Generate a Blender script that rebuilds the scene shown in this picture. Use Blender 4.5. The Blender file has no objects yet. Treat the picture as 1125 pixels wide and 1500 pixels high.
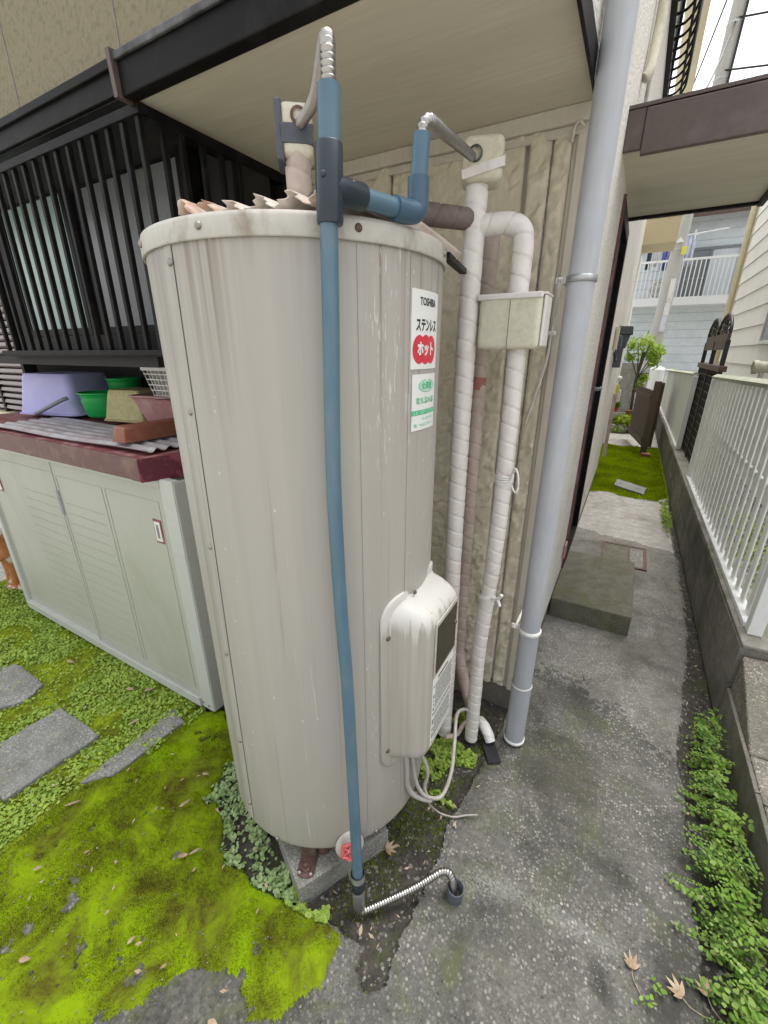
import bpy, bmesh, math, random
import numpy as np
from mathutils import Vector, Matrix

random.seed(7)
RNG = np.random.default_rng(11)
SC = bpy.context.scene
COL = SC.collection
R = math.radians

# ------------------------------------------------------------------ camera, sky, sun, exposure
cd = bpy.data.cameras.new('camera'); cam = bpy.data.objects.new('camera', cd); COL.objects.link(cam)
cam.location = (0, 0, 1.5); cam.rotation_euler = (R(90 - 20.83), 0, R(29.5))
cd.sensor_fit = 'HORIZONTAL'; cd.sensor_width = 36; cd.lens = 36 * 615 / 1125
cd.clip_start = 0.02; cd.clip_end = 400
SC.camera = cam
SUN_EL, SUN_AZ = 74, 12          # azimuth: compass degrees clockwise from +Y
w = bpy.data.worlds.new('World'); SC.world = w; w.use_nodes = True
nt = w.node_tree; nt.nodes.clear()
sky = nt.nodes.new('ShaderNodeTexSky'); sky.sky_type = 'NISHITA'; sky.sun_disc = False
sky.sun_elevation = R(SUN_EL); sky.sun_rotation = R(SUN_AZ); sky.dust_density = 4.0; sky.air_density = 1.0; sky.ozone_density = 1.0
hs = nt.nodes.new('ShaderNodeHueSaturation'); hs.inputs['Saturation'].default_value = 0.15
bg = nt.nodes.new('ShaderNodeBackground'); bg.inputs['Strength'].default_value = 0.15
ow = nt.nodes.new('ShaderNodeOutputWorld')
nt.links.new(sky.outputs[0], hs.inputs['Color']); nt.links.new(hs.outputs[0], bg.inputs[0]); nt.links.new(bg.outputs[0], ow.inputs[0])
sd = bpy.data.lights.new('sun', 'SUN'); sd.energy = 1.4; sd.angle = R(40); sd.color = (1, .97, .92)
sun = bpy.data.objects.new('sun', sd); COL.objects.link(sun)
dirv = Vector((math.sin(R(SUN_AZ)) * math.cos(R(SUN_EL)), math.cos(R(SUN_AZ)) * math.cos(R(SUN_EL)), math.sin(R(SUN_EL))))
sun.rotation_euler = (-dirv).to_track_quat('-Z', 'Y').to_euler()
vs = SC.view_settings; SC.display_settings.display_device = 'sRGB'
vs.view_transform = 'Standard'; vs.look = 'None'; vs.gamma = 1; vs.use_curve_mapping = False
vs.exposure = 1.4
SC.render.engine = 'CYCLES'
SC.cycles.max_bounces = 10; SC.cycles.diffuse_bounces = 6; SC.cycles.use_denoising = True

# ------------------------------------------------------------------ helpers: materials
def new_mat(name):
    m = bpy.data.materials.new(name); m.use_nodes = True
    n = m.node_tree; b = n.nodes['Principled BSDF']
    return m, n, b

def pos_node(n, scale=(1, 1, 1), obj=False):
    mp = n.nodes.new('ShaderNodeMapping'); mp.inputs['Scale'].default_value = scale
    if obj:
        t = n.nodes.new('ShaderNodeTexCoord'); n.links.new(t.outputs['Object'], mp.inputs[0])
    else:
        t = n.nodes.new('ShaderNodeNewGeometry'); n.links.new(t.outputs['Position'], mp.inputs[0])
    return mp.outputs[0]

def noise(n, vec, scale, detail=4, rough=.55, dist=0.0):
    t = n.nodes.new('ShaderNodeTexNoise'); t.inputs['Scale'].default_value = scale
    t.inputs['Detail'].default_value = detail; t.inputs['Roughness'].default_value = rough
    t.inputs['Distortion'].default_value = dist
    n.links.new(vec, t.inputs['Vector']); return t.outputs['Fac']

def voro(n, vec, scale, feature='F1', out='Distance', rnd=1.0):
    t = n.nodes.new('ShaderNodeTexVoronoi'); t.feature = feature; t.inputs['Scale'].default_value = scale
    t.inputs['Randomness'].default_value = rnd
    n.links.new(vec, t.inputs['Vector']); return t.outputs[out]

def ramp(n, fac, lo, hi, a=0.0, b=1.0):
    t = n.nodes.new('ShaderNodeMapRange'); t.inputs[1].default_value = lo; t.inputs[2].default_value = hi
    t.inputs[3].default_value = a; t.inputs[4].default_value = b; t.clamp = True
    n.links.new(fac, t.inputs[0]); return t.outputs[0]

def mul(n, a, b, op='MULTIPLY'):
    t = n.nodes.new('ShaderNodeMath'); t.operation = op
    for i, v in enumerate((a, b)):
        if isinstance(v, (int, float)): t.inputs[i].default_value = v
        else: n.links.new(v, t.inputs[i])
    return t.outputs[0]

def c4(c): return (c[0], c[1], c[2], 1)

def mix(n, fac, a, b):
    t = n.nodes.new('ShaderNodeMix'); t.data_type = 'RGBA'
    if isinstance(fac, (int, float)): t.inputs[0].default_value = fac
    else: n.links.new(fac, t.inputs[0])
    for i, v in ((6, a), (7, b)):
        if isinstance(v, tuple): t.inputs[i].default_value = c4(v)
        else: n.links.new(v, t.inputs[i])
    return t.outputs[2]

def bump(n, b, h, strength=.4, dist=.005):
    t = n.nodes.new('ShaderNodeBump'); t.inputs['Strength'].default_value = strength; t.inputs['Distance'].default_value = dist
    n.links.new(h, t.inputs['Height']); n.links.new(t.outputs[0], b.inputs['Normal'])

def mat(name, base, rough=.6, metal=0.0, dirt=None, dirt_scale=4, dirt_lo=.5, dirt_hi=.75, stretch=(1, 1, 1), fine=.12, fine_scale=60,
        bump_scale=None, bump_strength=.3, bump_dist=.003, spec=.4, trans=0.0, detail=6):
    m, n, b = new_mat(name)
    v = pos_node(n, stretch)
    col = tuple(base)
    f = noise(n, v, fine_scale, 3)
    dark = tuple(c * (1 - fine) for c in base); lite = tuple(min(1, c * (1 + fine)) for c in base)
    col = mix(n, ramp(n, f, .3, .7), dark, lite)
    if dirt:
        d = noise(n, v, dirt_scale, detail, .62, .4)
        col = mix(n, ramp(n, d, dirt_lo, dirt_hi), col, tuple(dirt))
    n.links.new(col, b.inputs['Base Color'])
    b.inputs['Roughness'].default_value = rough; b.inputs['Metallic'].default_value = metal
    b.inputs['Specular IOR Level'].default_value = spec
    if bump_scale:
        bump(n, b, noise(n, v, bump_scale, 4), bump_strength, bump_dist)
    return m

# ------------------------------------------------------------------ helpers: meshes
class MB:
    def __init__(s): s.v = []; s.f = []; s.sm = []
    def add(s, vs_, fs, smooth=False):
        o = len(s.v); s.v += [tuple(p) for p in vs_]
        for f in fs: s.f.append(tuple(i + o for i in f)); s.sm.append(smooth)
        return s
    def box(s, x0, x1, y0, y1, z0, z1, M=None):
        vs_ = [(x, y, z) for x in (x0, x1) for y in (y0, y1) for z in (z0, z1)]
        if M is not None: vs_ = [M @ Vector(p) for p in vs_]
        return s.add(vs_, [(0, 1, 3, 2), (4, 6, 7, 5), (0, 4, 5, 1), (2, 3, 7, 6), (0, 2, 6, 4), (1, 5, 7, 3)])
    def prism(s, pts, z0, z1, M=None):
        n = len(pts); a = 0
        for i in range(n):
            a += pts[i][0] * pts[(i + 1) % n][1] - pts[(i + 1) % n][0] * pts[i][1]
        if a < 0: pts = pts[::-1]
        vs_ = [(p[0], p[1], z0) for p in pts] + [(p[0], p[1], z1) for p in pts]
        if M is not None: vs_ = [M @ Vector(p) for p in vs_]
        fs = [tuple(range(n - 1, -1, -1)), tuple(range(n, 2 * n))] + [(i, (i + 1) % n, n + (i + 1) % n, n + i) for i in range(n)]
        return s.add(vs_, fs)
    def lathe(s, prof, seg=32, M=None, cap=False, smooth=True):
        vs_ = []; fs = []
        for r, z in prof:
            for k in range(seg):
                a = 2 * math.pi * k / seg; vs_.append((r * math.cos(a), r * math.sin(a), z))
        for j in range(len(prof) - 1):
            for k in range(seg):
                fs.append((j * seg + k, j * seg + (k + 1) % seg, (j + 1) * seg + (k + 1) % seg, (j + 1) * seg + k))
        if M is not None: vs_ = [M @ Vector(p) for p in vs_]
        s.add(vs_, fs, smooth)
        if cap:
            s.add(vs_[:seg][::-1], [tuple(range(seg))]); s.add(vs_[-seg:], [tuple(range(seg))])
        return s
    def tube(s, pts, r, seg=12, rf=None, cap=True, smooth=True):
        """sweep along pts; r a number or a list; rf(i, angle) -> extra radius"""
        pts = [Vector(p) for p in pts]; n = len(pts)
        T = [(pts[min(i + 1, n - 1)] - pts[max(i - 1, 0)]).normalized() for i in range(n)]
        ref = Vector((0, 0, 1)) if abs(T[0].z) < .9 else Vector((1, 0, 0))
        N = (ref - T[0] * ref.dot(T[0])).normalized(); vs_ = []
        for i in range(n):
            N = (N - T[i] * N.dot(T[i])).normalized(); B = T[i].cross(N)
            rr = r[i] if isinstance(r, (list, tuple)) else r
            for k in range(seg):
                a = 2 * math.pi * k / seg
                q = rr + (rf(i, a) if rf else 0)
                vs_.append(pts[i] + N * (q * math.cos(a)) + B * (q * math.sin(a)))
        fs = [(j * seg + k, j * seg + (k + 1) % seg, (j + 1) * seg + (k + 1) % seg, (j + 1) * seg + k) for j in range(n - 1) for k in range(seg)]
        s.add(vs_, fs, smooth)
        if cap:
            s.add(vs_[:seg][::-1], [tuple(range(seg))]); s.add(vs_[-seg:], [tuple(range(seg))])     # own vertices: no shading bleed
        return s
    def bar(s, a, b, w_, h_, up=(0, 0, 1)):
        a = Vector(a); b = Vector(b); t = (b - a).normalized(); u = Vector(up)
        if abs(t.dot(u)) > .98: u = Vector((1, 0, 0)) if abs(t.x) < .9 else Vector((0, 1, 0))
        sx = t.cross(u).normalized(); sz = sx.cross(t)
        vs_ = [p + sx * (i * w_ / 2) + sz * (j * h_ / 2) for p in (a, b) for i, j in ((-1, -1), (1, -1), (1, 1), (-1, 1))]
        return s.add(vs_, [(3, 2, 1, 0), (4, 5, 6, 7), (0, 1, 5, 4), (1, 2, 6, 5), (2, 3, 7, 6), (3, 0, 4, 7)])
    def build(s, name, m, parent=None, bevel=0, seg=2, fix=False):
        me = bpy.data.meshes.new(name); me.from_pydata(s.v, [], s.f); me.validate()
        if len(me.polygons) == len(s.sm): me.polygons.foreach_set('use_smooth', s.sm)
        if fix or True:
            bm = bmesh.new(); bm.from_mesh(me); bmesh.ops.recalc_face_normals(bm, faces=bm.faces); bm.to_mesh(me); bm.free()
        me.update()
        o = bpy.data.objects.new(name, me); COL.objects.link(o)
        if m is not None: me.materials.append(m)
        if parent is not None: o.parent = parent; o.matrix_parent_inverse = parent.matrix_basis.inverted()
        if bevel:
            md = o.modifiers.new('bevel', 'BEVEL'); md.width = bevel; md.segments = seg; md.limit_method = 'ANGLE'; md.angle_limit = R(40)
            md.harden_normals = False
        return o

def raw(name, verts, faces, m, parent=None, smooth=False):
    """numpy arrays -> object, all faces of one size"""
    verts = np.asarray(verts, dtype=np.float32); faces = np.asarray(faces, dtype=np.int32)
    me = bpy.data.meshes.new(name); k = faces.shape[1]
    me.vertices.add(len(verts)); me.vertices.foreach_set('co', verts.ravel())
    me.loops.add(faces.size); me.loops.foreach_set('vertex_index', faces.ravel())
    me.polygons.add(len(faces)); me.polygons.foreach_set('loop_start', np.arange(0, faces.size, k, dtype=np.int32))
    me.polygons.foreach_set('loop_total', np.full(len(faces), k, dtype=np.int32))
    if smooth: me.polygons.foreach_set('use_smooth', np.ones(len(faces), dtype=bool))
    me.update(calc_edges=True); me.validate()
    if m is not None: me.materials.append(m)
    o = bpy.data.objects.new(name, me); COL.objects.link(o)
    if parent is not None: o.parent = parent; o.matrix_parent_inverse = parent.matrix_basis.inverted()
    return o

def empty(name, loc=(0, 0, 0)):
    o = bpy.data.objects.new(name, None); COL.objects.link(o); o.location = loc; o.empty_display_size = .1
    return o

def tag(o, label=None, cat=None, group=None, kind=None):
    if label: o['label'] = label
    if cat: o['category'] = cat
    if group: o['group'] = group
    if kind: o['kind'] = kind
    return o

def thing(name, label, cat, loc=(0, 0, 0), group=None): return tag(empty(name, loc), label, cat, group)

def dup(o, parent, loc=None, M=None):
    c = o.copy(); COL.objects.link(c); c.parent = parent
    if parent: c.matrix_parent_inverse = parent.matrix_basis.inverted()
    if M is not None: c.matrix_basis = M
    if loc is not None: c.location = loc
    return c

def axisM(p, d, up=(0, 0, 1)):
    """matrix whose local Z points along d, at p"""
    d = Vector(d).normalized(); u = Vector(up)
    if abs(d.dot(u)) > .98: u = Vector((1, 0, 0))
    x = u.cross(d).normalized(); y = d.cross(x)
    M = Matrix((x, y, d)).transposed().to_4x4(); M.translation = Vector(p); return M

def smooth_path(pts, step=.004):
    """Catmull-Rom resampled at even spacing"""
    P = [Vector(p) for p in pts]; P = [P[0] * 2 - P[1]] + P + [P[-1] * 2 - P[-2]]; out = []
    for i in range(1, len(P) - 2):
        for k in range(40):
            t = k / 40
            a, b, c, d = P[i - 1], P[i], P[i + 1], P[i + 2]
            out.append(.5 * ((2 * b) + (c - a) * t + (2 * a - 5 * b + 4 * c - d) * t * t + (3 * b - a - 3 * c + d) * t ** 3))
    out.append(P[-2])
    res = [out[0]]; acc = 0
    for a, b in zip(out, out[1:]):
        L = (b - a).length
        if L == 0: continue
        while acc + L >= step:
            t = (step - acc) / L; a = a.lerp(b, t); L = (b - a).length; acc = 0; res.append(a.copy())
        acc += L
    return res

def hose(mb, pts, r, pitch=.006, amp=.0016, seg=16):
    st = pitch / 4; P = smooth_path(pts, st)
    rad = [r + amp * (1 if i % 4 in (0, 1) else -1) for i in range(len(P))]
    return mb.tube(P, rad, seg)

def wrapped(mb, pts, r, pitch=.045, seg=24, amp=.0007, wob=.0003, seed=0):
    """pipe wound with overlapping tape: a sawtooth helix as real relief"""
    st = .0025; P = smooth_path(pts, st)
    def rf(i, a):
        s = i * st; f = (s / pitch + a / (2 * math.pi) + .25 * math.sin(s * 9 + seed)) % 1
        return amp * (f - .5) + wob * math.sin(s * 37 + 2 * a + seed) + (-.0028 if f < .075 else 0)
    return mb.tube(P, r, seg, rf)

def vnoise(x, y, seed=0):
    xi = np.floor(x).astype(np.int64); yi = np.floor(y).astype(np.int64); xf = x - xi; yf = y - yi
    def h(a, b):
        v = np.sin(a * 127.1 + b * 311.7 + seed * 74.7) * 43758.5453; return v - np.floor(v)
    u = xf * xf * (3 - 2 * xf); v = yf * yf * (3 - 2 * yf)
    return (h(xi, yi) * (1 - u) + h(xi + 1, yi) * u) * (1 - v) + (h(xi, yi + 1) * (1 - u) + h(xi + 1, yi + 1) * u) * v

def fbm(x, y, seed=0, oct=4):
    s = 0; a = .5; t = 0
    for o in range(oct):
        s = s + a * vnoise(x * 2 ** o, y * 2 ** o, seed + o * 13); t += a; a *= .5
    return s / t

def inpoly(x, y, poly):
    ins = np.zeros(x.shape, dtype=bool); n = len(poly)
    for i in range(n):
        x1, y1 = poly[i]; x2, y2 = poly[(i + 1) % n]
        c = ((y1 > y) != (y2 > y)) & (x < (x2 - x1) * (y - y1) / (y2 - y1 + 1e-12) + x1)
        ins ^= c
    return ins

def text(s, name, size, m, M, parent, sx=1.0, depth=.0003, bold=0.0, align='CENTER'):
    cu = bpy.data.curves.new('lettering', 'FONT'); cu.body = s; cu.size = size; cu.align_x = align; cu.align_y = 'CENTER'
    cu.extrude = depth; cu.offset = bold; cu.resolution_u = 3
    t = bpy.data.objects.new('lettering', cu); COL.objects.link(t)
    dg = bpy.context.evaluated_depsgraph_get(); me = bpy.data.meshes.new_from_object(t.evaluated_get(dg))
    bpy.data.objects.remove(t); bpy.data.curves.remove(cu)
    me.transform(M @ Matrix.Diagonal((sx, 1, 1, 1)))
    me.materials.clear(); me.materials.append(m); me.name = name
    o = bpy.data.objects.new(name, me); COL.objects.link(o)
    if parent is not None: o.parent = parent; o.matrix_parent_inverse = parent.matrix_basis.inverted()
    return o

# ------------------------------------------------------------------ materials
M = {}
M['siding'] = mat('siding_beige', (.62, .565, .44), .75, dirt=(.47, .415, .31), dirt_scale=3.5, dirt_lo=.55, dirt_hi=.85, stretch=(1, 1, .5), fine=.10, bump_scale=140, bump_strength=.25)
M['trim'] = mat('trim_cream', (.54, .505, .425), .5, dirt=(.38, .34, .27), dirt_scale=6, stretch=(1, 1, .3), fine=.05)
M['soffit'] = mat('soffit_board', (.60, .565, .45), .6, dirt=(.50, .46, .36), dirt_scale=2.2, dirt_lo=.4, dirt_hi=.8, stretch=(.25, 3, 1), fine=.07, fine_scale=30)
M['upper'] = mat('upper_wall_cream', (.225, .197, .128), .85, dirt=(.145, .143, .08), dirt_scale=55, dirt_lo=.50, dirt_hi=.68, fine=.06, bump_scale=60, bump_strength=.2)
M['dark'] = mat('dark_brown_metal', (.008, .0073, .007), .45, dirt=(.022, .019, .018), dirt_scale=12, fine=.15, spec=.12)
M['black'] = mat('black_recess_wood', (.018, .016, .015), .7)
M['brown'] = mat('brown_metal', (.095, .070, .062), .42, dirt=(.15, .12, .11), dirt_scale=7, dirt_lo=.5, dirt_hi=.8, fine=.06)
M['grey_pvc'] = mat('grey_pvc', (.42, .435, .46), .42, dirt=(.33, .345, .37), dirt_scale=5, stretch=(1, 1, .25), fine=.05)
M['grey_clip'] = mat('galvanised_clip', (.42, .43, .43), .4, .7)
M['wrap'] = mat('white_tape_wrap', (.68, .645, .61), .42, dirt=(.45, .40, .35), dirt_scale=9, dirt_lo=.55, dirt_hi=.85, fine=.05, bump_scale=45, bump_strength=.18)
M['wrap_old'] = mat('aged_tape_wrap', (.50, .41, .36), .55, dirt=(.30, .24, .20), dirt_scale=8, dirt_lo=.45, dirt_hi=.8, fine=.07, bump_scale=45, bump_strength=.2)
M['wrap_brown'] = mat('brown_tape_wrap', (.17, .13, .115), .6, dirt=(.10, .08, .07), dirt_scale=9)
M['red_tape'] = mat('faded_red_tape', (.36, .15, .12), .55)
M['foam'] = mat('cream_foam', (.60, .575, .46), .8, dirt=(.42, .38, .27), dirt_scale=14, dirt_lo=.5, dirt_hi=.8, fine=.08, bump_scale=110, bump_strength=.4, bump_dist=.004)
M['blue_pvc'] = mat('blue_grey_pvc', (.075, .145, .200), .36, dirt=(.135, .195, .235), dirt_scale=14, dirt_lo=.48, dirt_hi=.8, stretch=(1, 1, .3), fine=.05, spec=.5)
M['dark_pvc'] = mat('dark_pvc_fitting', (.020, .030, .042), .33, fine=.1, spec=.5)
M['blue_fit'] = mat('blue_pvc_fitting', (.055, .105, .155), .35, fine=.06)
M['steel'] = mat('stainless_steel', (.40, .385, .36), .33, 1.0, fine=.08)
M['brass_green'] = mat('weathered_brass', (.10, .13, .10), .5, .6)
M['rust'] = mat('rusty_steel', (.11, .065, .05), .7, .2, dirt=(.19, .13, .105), dirt_scale=40, fine=.2)
M['screw'] = mat('screw_metal', (.32, .29, .25), .4, .8)
M['rust_screw'] = mat('rusty_screw', (.14, .10, .08), .6, .5)
M['white_plastic'] = mat('white_plastic', (.72, .71, .68), .4, dirt=(.5, .48, .42), dirt_scale=8, fine=.03)
M['cord'] = mat('grey_cord', (.40, .37, .34), .5)
M['sticker'] = mat('sticker_white', (.74, .75, .72), .35, fine=.02)
M['ink'] = mat('ink_black', (.02, .02, .025), .5)
M['ink_red'] = mat('ink_red', (.62, .04, .06), .45)
M['ink_green'] = mat('ink_green', (.06, .45, .22), .5)
M['ink_pale_green'] = mat('ink_pale_green', (.45, .68, .54), .5)
M['ink_grey'] = mat('ink_grey', (.12, .11, .10), .6)
M['dark_glass'] = mat('dark_window_plastic', (.045, .038, .02), .35, fine=.25, spec=.3)
M['red_paint'] = mat('faded_red_handle', (.55, .10, .10), .45, dirt=(.65, .35, .33), dirt_scale=60)
M['cab'] = mat('cabinet_green_white', (.43, .437, .375), .42, dirt=(.325, .335, .26), dirt_scale=2.5, dirt_lo=.5, dirt_hi=.85, stretch=(1, 1, .6), fine=.03)
M['cab_frame'] = mat('cabinet_frame', (.50, .51, .475), .4, dirt=(.36, .35, .28), dirt_scale=6, dirt_lo=.55, dirt_hi=.85, fine=.03)
M['red_roof'] = mat('faded_red_steel', (.22, .055, .065), .45, dirt=(.42, .25, .24), dirt_scale=16, dirt_lo=.47, dirt_hi=.68, fine=.1)
M['rust_edge'] = mat('roof_edge_brown', (.13, .060, .055), .5, dirt=(.22, .14, .11), dirt_scale=12, fine=.15)
M['polycarb'] = mat('grey_corrugated_sheet', (.42, .395, .40), .35, dirt=(.24, .19, .18), dirt_scale=6, dirt_lo=.42, dirt_hi=.68, fine=.06)
M['old_pvc'] = mat('yellowed_corrugated_sheet', (.72, .63, .56), .4, dirt=(.50, .26, .13), dirt_scale=7, dirt_lo=.52, dirt_hi=.7, fine=.05)
M['lavender'] = mat('lavender_plastic', (.50, .49, .83), .42, dirt=(.58, .56, .82), dirt_scale=8, fine=.04)
M['green_pl'] = mat('green_plastic', (.015, .38, .08), .35, fine=.08)
M['yellow_pl'] = mat('faded_yellow_plastic', (.52, .46, .22), .5, dirt=(.36, .30, .14), dirt_scale=15)
M['pink_pl'] = mat('pink_plastic', (.40, .20, .20), .5, dirt=(.5, .32, .30), dirt_scale=12)
M['brown_pl'] = mat('terracotta_plastic', (.24, .085, .05), .5, dirt=(.30, .14, .09), dirt_scale=20)
M['grey_pl'] = mat('grey_plastic', (.22, .23, .26), .45)
M['stucco'] = mat('stucco_pale', (.70, .675, .62), .9, dirt=(.55, .53, .46), dirt_scale=5, dirt_lo=.5, dirt_hi=.85, fine=.30, fine_scale=75, bump_scale=85, bump_strength=.9, bump_dist=.012)
M['found'] = mat('foundation_mortar', (.17, .155, .13), .9, dirt=(.09, .085, .07), dirt_scale=6, bump_scale=80)
M['white_paint'] = mat('white_paint', (.72, .73, .72), .4, dirt=(.5, .52, .46), dirt_scale=6, stretch=(1, 1, .3), dirt_lo=.6, dirt_hi=.9, fine=.03)
M['fence'] = mat('fence_slat_paint', (.78, .80, .77), .4, dirt=(.60, .62, .55), dirt_scale=5, stretch=(1, 1, .25), dirt_lo=.55, dirt_hi=.85, fine=.03)
M['siding_white'] = mat('neighbour_siding', (.80, .79, .76), .6, dirt=(.70, .68, .64), dirt_scale=1.5, fine=.03)
M['siding_gap'] = mat('siding_joint', (.22, .21, .19), .8)
M['beige_trim'] = mat('beige_trim', (.62, .57, .40), .5)
M['house_blue'] = mat('pale_blue_boards', (.69, .745, .775), .7, dirt=(.58, .64, .67), dirt_scale=2, fine=.06, fine_scale=12)
M['roof_brown'] = mat('brown_roof', (.20, .15, .14), .6)
M['glass'] = mat('window_glass_dark', (.16, .18, .19), .08, fine=.1, spec=.6)
M['curtain'] = mat('white_curtain', (.62, .66, .68), .8, stretch=(8, 8, .2), dirt=(.48, .52, .55), dirt_scale=4)
M['frost'] = mat('frosted_glass_green', (.33, .43, .39), .25, dirt=(.24, .33, .30), dirt_scale=3, fine=.06)
M['frost_grey'] = mat('frosted_glass_grey', (.20, .21, .205), .25, dirt=(.13, .14, .14), dirt_scale=3, fine=.06)
M['louver'] = mat('louver_slat_pinkish', (.34, .29, .275), .5, fine=.05)
M['wood_brown'] = mat('brown_boards', (.10, .068, .052), .55, dirt=(.06, .04, .03), dirt_scale=12, stretch=(1, 1, .2))
M['iron'] = mat('wrought_iron', (.022, .018, .016), .5)
M['meter'] = mat('meter_slate', (.075, .085, .10), .45)
M['pole'] = mat('concrete_pole', (.42, .41, .38), .8, dirt=(.34, .33, .30), dirt_scale=3, stretch=(1, 1, .3), fine=.05)
M['yellow_tag'] = mat('yellow_tag', (.62, .60, .10), .5)
M['cloth_blue'] = mat('laundry_blue', (.12, .14, .38), .8, dirt=(.5, .5, .6), dirt_scale=9)
M['cloth_white'] = mat('laundry_pale', (.60, .62, .70), .8, dirt=(.35, .40, .60), dirt_scale=7)
M['cloth_dark'] = mat('laundry_dark', (.10, .10, .13), .8)
M['red_flower'] = mat('red_petals', (.70, .03, .03), .5)
M['orange_flower'] = mat('orange_petals', (.75, .22, .03), .5)
M['bark'] = mat('bark', (.10, .085, .07), .9, bump_scale=60)
M['log'] = mat('old_log', (.12, .095, .07), .9, dirt=(.06, .05, .04), dirt_scale=10, stretch=(1, 1, .2), bump_scale=40, bump_strength=.6)
M['terracotta'] = mat('terracotta', (.32, .14, .08), .7)
M['yellow_eave'] = mat('yellow_painted_eave', (.56, .48, .30), .6)

def concrete(name, base, aggr=1.0, stain=(.10, .10, .085), scale=95, moss=0.0, stain_lo=.5, stain_hi=.75, bstr=.55, pale=(.5, .49, .45), chalk=False):
    m, n, b = new_mat(name); v = pos_node(n)
    big = noise(n, v, 2.6, 6, .6, .6); mid = noise(n, v, 14, 5, .65)
    col = mix(n, ramp(n, mid, .3, .72), tuple(c * .72 for c in base), tuple(c * 1.22 for c in base))
    if aggr:
        cell = voro(n, v, scale, 'F1', 'Color'); dist = voro(n, v, scale, 'F1', 'Distance')
        sep = n.nodes.new('ShaderNodeSeparateColor'); n.links.new(cell, sep.inputs[0])
        stone = mul(n, ramp(n, sep.outputs[0], .45, .95), ramp(n, dist, .55, .38))
        patch = ramp(n, noise(n, v, 3.3, 4), .35, .6, .35, 1)
        col = mix(n, mul(n, mul(n, stone, aggr), patch), col, pale)
        dk = mul(n, ramp(n, sep.outputs[1], .6, .95), ramp(n, dist, .5, .3))
        col = mix(n, mul(n, dk, .7 * aggr), col, tuple(c * .32 for c in base))
        c2 = voro(n, v, scale * 2.3, 'F1', 'Color'); sp = n.nodes.new('ShaderNodeSeparateColor'); n.links.new(c2, sp.inputs[0])
        col = mix(n, mul(n, ramp(n, sp.outputs[2], .55, 1), .5 * aggr), col, tuple(c * 1.9 for c in base))
    col = mix(n, mul(n, ramp(n, big, stain_lo, stain_hi), .8), col, stain)
    if moss:
        ms = noise(n, v, 5, 6, .7, 1); col = mix(n, mul(n, ramp(n, ms, .52, .66), moss), col, (.085, .10, .03))
    if chalk: col = mix(n, mul(n, mul(n, ramp(n, noise(n, v, 1.9, 5, .65, .8), .50, .64), ramp(n, noise(n, v, 60, 4, .7), .35, .6)), .55), col, (.205, .195, .172))
    if chalk:      # a chalky scuff line, a damp black patch
        def spot(x, y, ang, lx, ly, lo, hi, sc):
            mp = n.nodes.new('ShaderNodeMapping'); mp.vector_type = 'TEXTURE'; mp.inputs['Location'].default_value = (x, y, 0); mp.inputs['Rotation'].default_value = (0, 0, ang); mp.inputs['Scale'].default_value = (lx, ly, 1)
            n.links.new(v, mp.inputs[0]); ln = n.nodes.new('ShaderNodeVectorMath'); ln.operation = 'LENGTH'; n.links.new(mp.outputs[0], ln.inputs[0])
            e = mul(n, ln.outputs['Value'], mul(n, noise(n, v, sc, 6, .7), .9), 'ADD'); return ramp(n, e, hi, lo)
        col = mix(n, mul(n, mul(n, spot(.09, .855, .03, .27, .028, .7, 1.6, 14), ramp(n, noise(n, v, 130, 4, .7), .40, .62)), .45), col, (.34, .335, .32))
        col = mix(n, mul(n, mul(n, spot(-.12, .83, .3, .10, .05, .6, 1.6, 20), ramp(n, noise(n, v, 150, 4, .7), .42, .6)), .5), col, (.36, .355, .34))
        col = mix(n, mul(n, spot(.20, .765, .5, .035, .065, .6, 1.5, 30), .8), col, (.022, .022, .020))
        col = mix(n, mul(n, spot(.36, .86, 1.4, .26, .09, .75, 1.35, 15), .7), col, (.030, .030, .026))
        col = mix(n, mul(n, spot(.02, 1.35, .5, .22, .25, .8, 1.3, 12), .5), col, (.050, .048, .032))
    n.links.new(col, b.inputs['Base Color']); b.inputs['Roughness'].default_value = .85
    b.inputs['Specular IOR Level'].default_value = .25
    h = mul(n, mid, .5, 'MULTIPLY')
    h2 = mul(n, noise(n, v, 190, 3), .55) if not aggr else mul(n, voro(n, v, scale, 'SMOOTH_F1'), -.9)
    bump(n, b, mul(n, h, h2, 'ADD'), bstr, .006)
    return m
M['aggregate'] = concrete('exposed_aggregate_concrete', (.095, .092, .083), 1.0, stain=(.030, .031, .024), scale=115, chalk=True, moss=.5, stain_lo=.46, stain_hi=.62, pale=(.36, .345, .30))
M['smooth_conc'] = concrete('worn_smooth_concrete', (.165, .158, .143), .7, stain=(.070, .066, .055), scale=140, moss=.25, bstr=.35, stain_lo=.46, stain_hi=.66)
M['pale_conc'] = concrete('pale_concrete', (.33, .315, .29), .2, stain=(.17, .145, .125), scale=150, bstr=.25)
M['stone'] = concrete('paving_stone_grey', (.19, .19, .18), .8, stain=(.10, .10, .085), scale=130, moss=.25)
M['step'] = concrete('mossy_step_concrete', (.125, .118, .09), .25, stain=(.09, .09, .05), scale=170, moss=.55, bstr=.3)
M['block'] = concrete('weathered_block', (.185, .175, .15), .3, stain=(.055, .056, .040), scale=170, moss=.45, stain_lo=.42, stain_hi=.7, bstr=.35)
M['block_cap'] = concrete('block_coping', (.24, .23, .20), .3, stain=(.09, .095, .06), scale=170, moss=.4)
M['rough_wall'] = concrete('rough_cast_concrete', (.165, .155, .130), .9, stain=(.075, .072, .055), scale=150, moss=.2, bstr=.9, pale=(.55, .5, .42))
M['pad'] = concrete('pad_concrete', (.22, .215, .19), .8, stain=(.09, .09, .06), scale=170, moss=.5)
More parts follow.
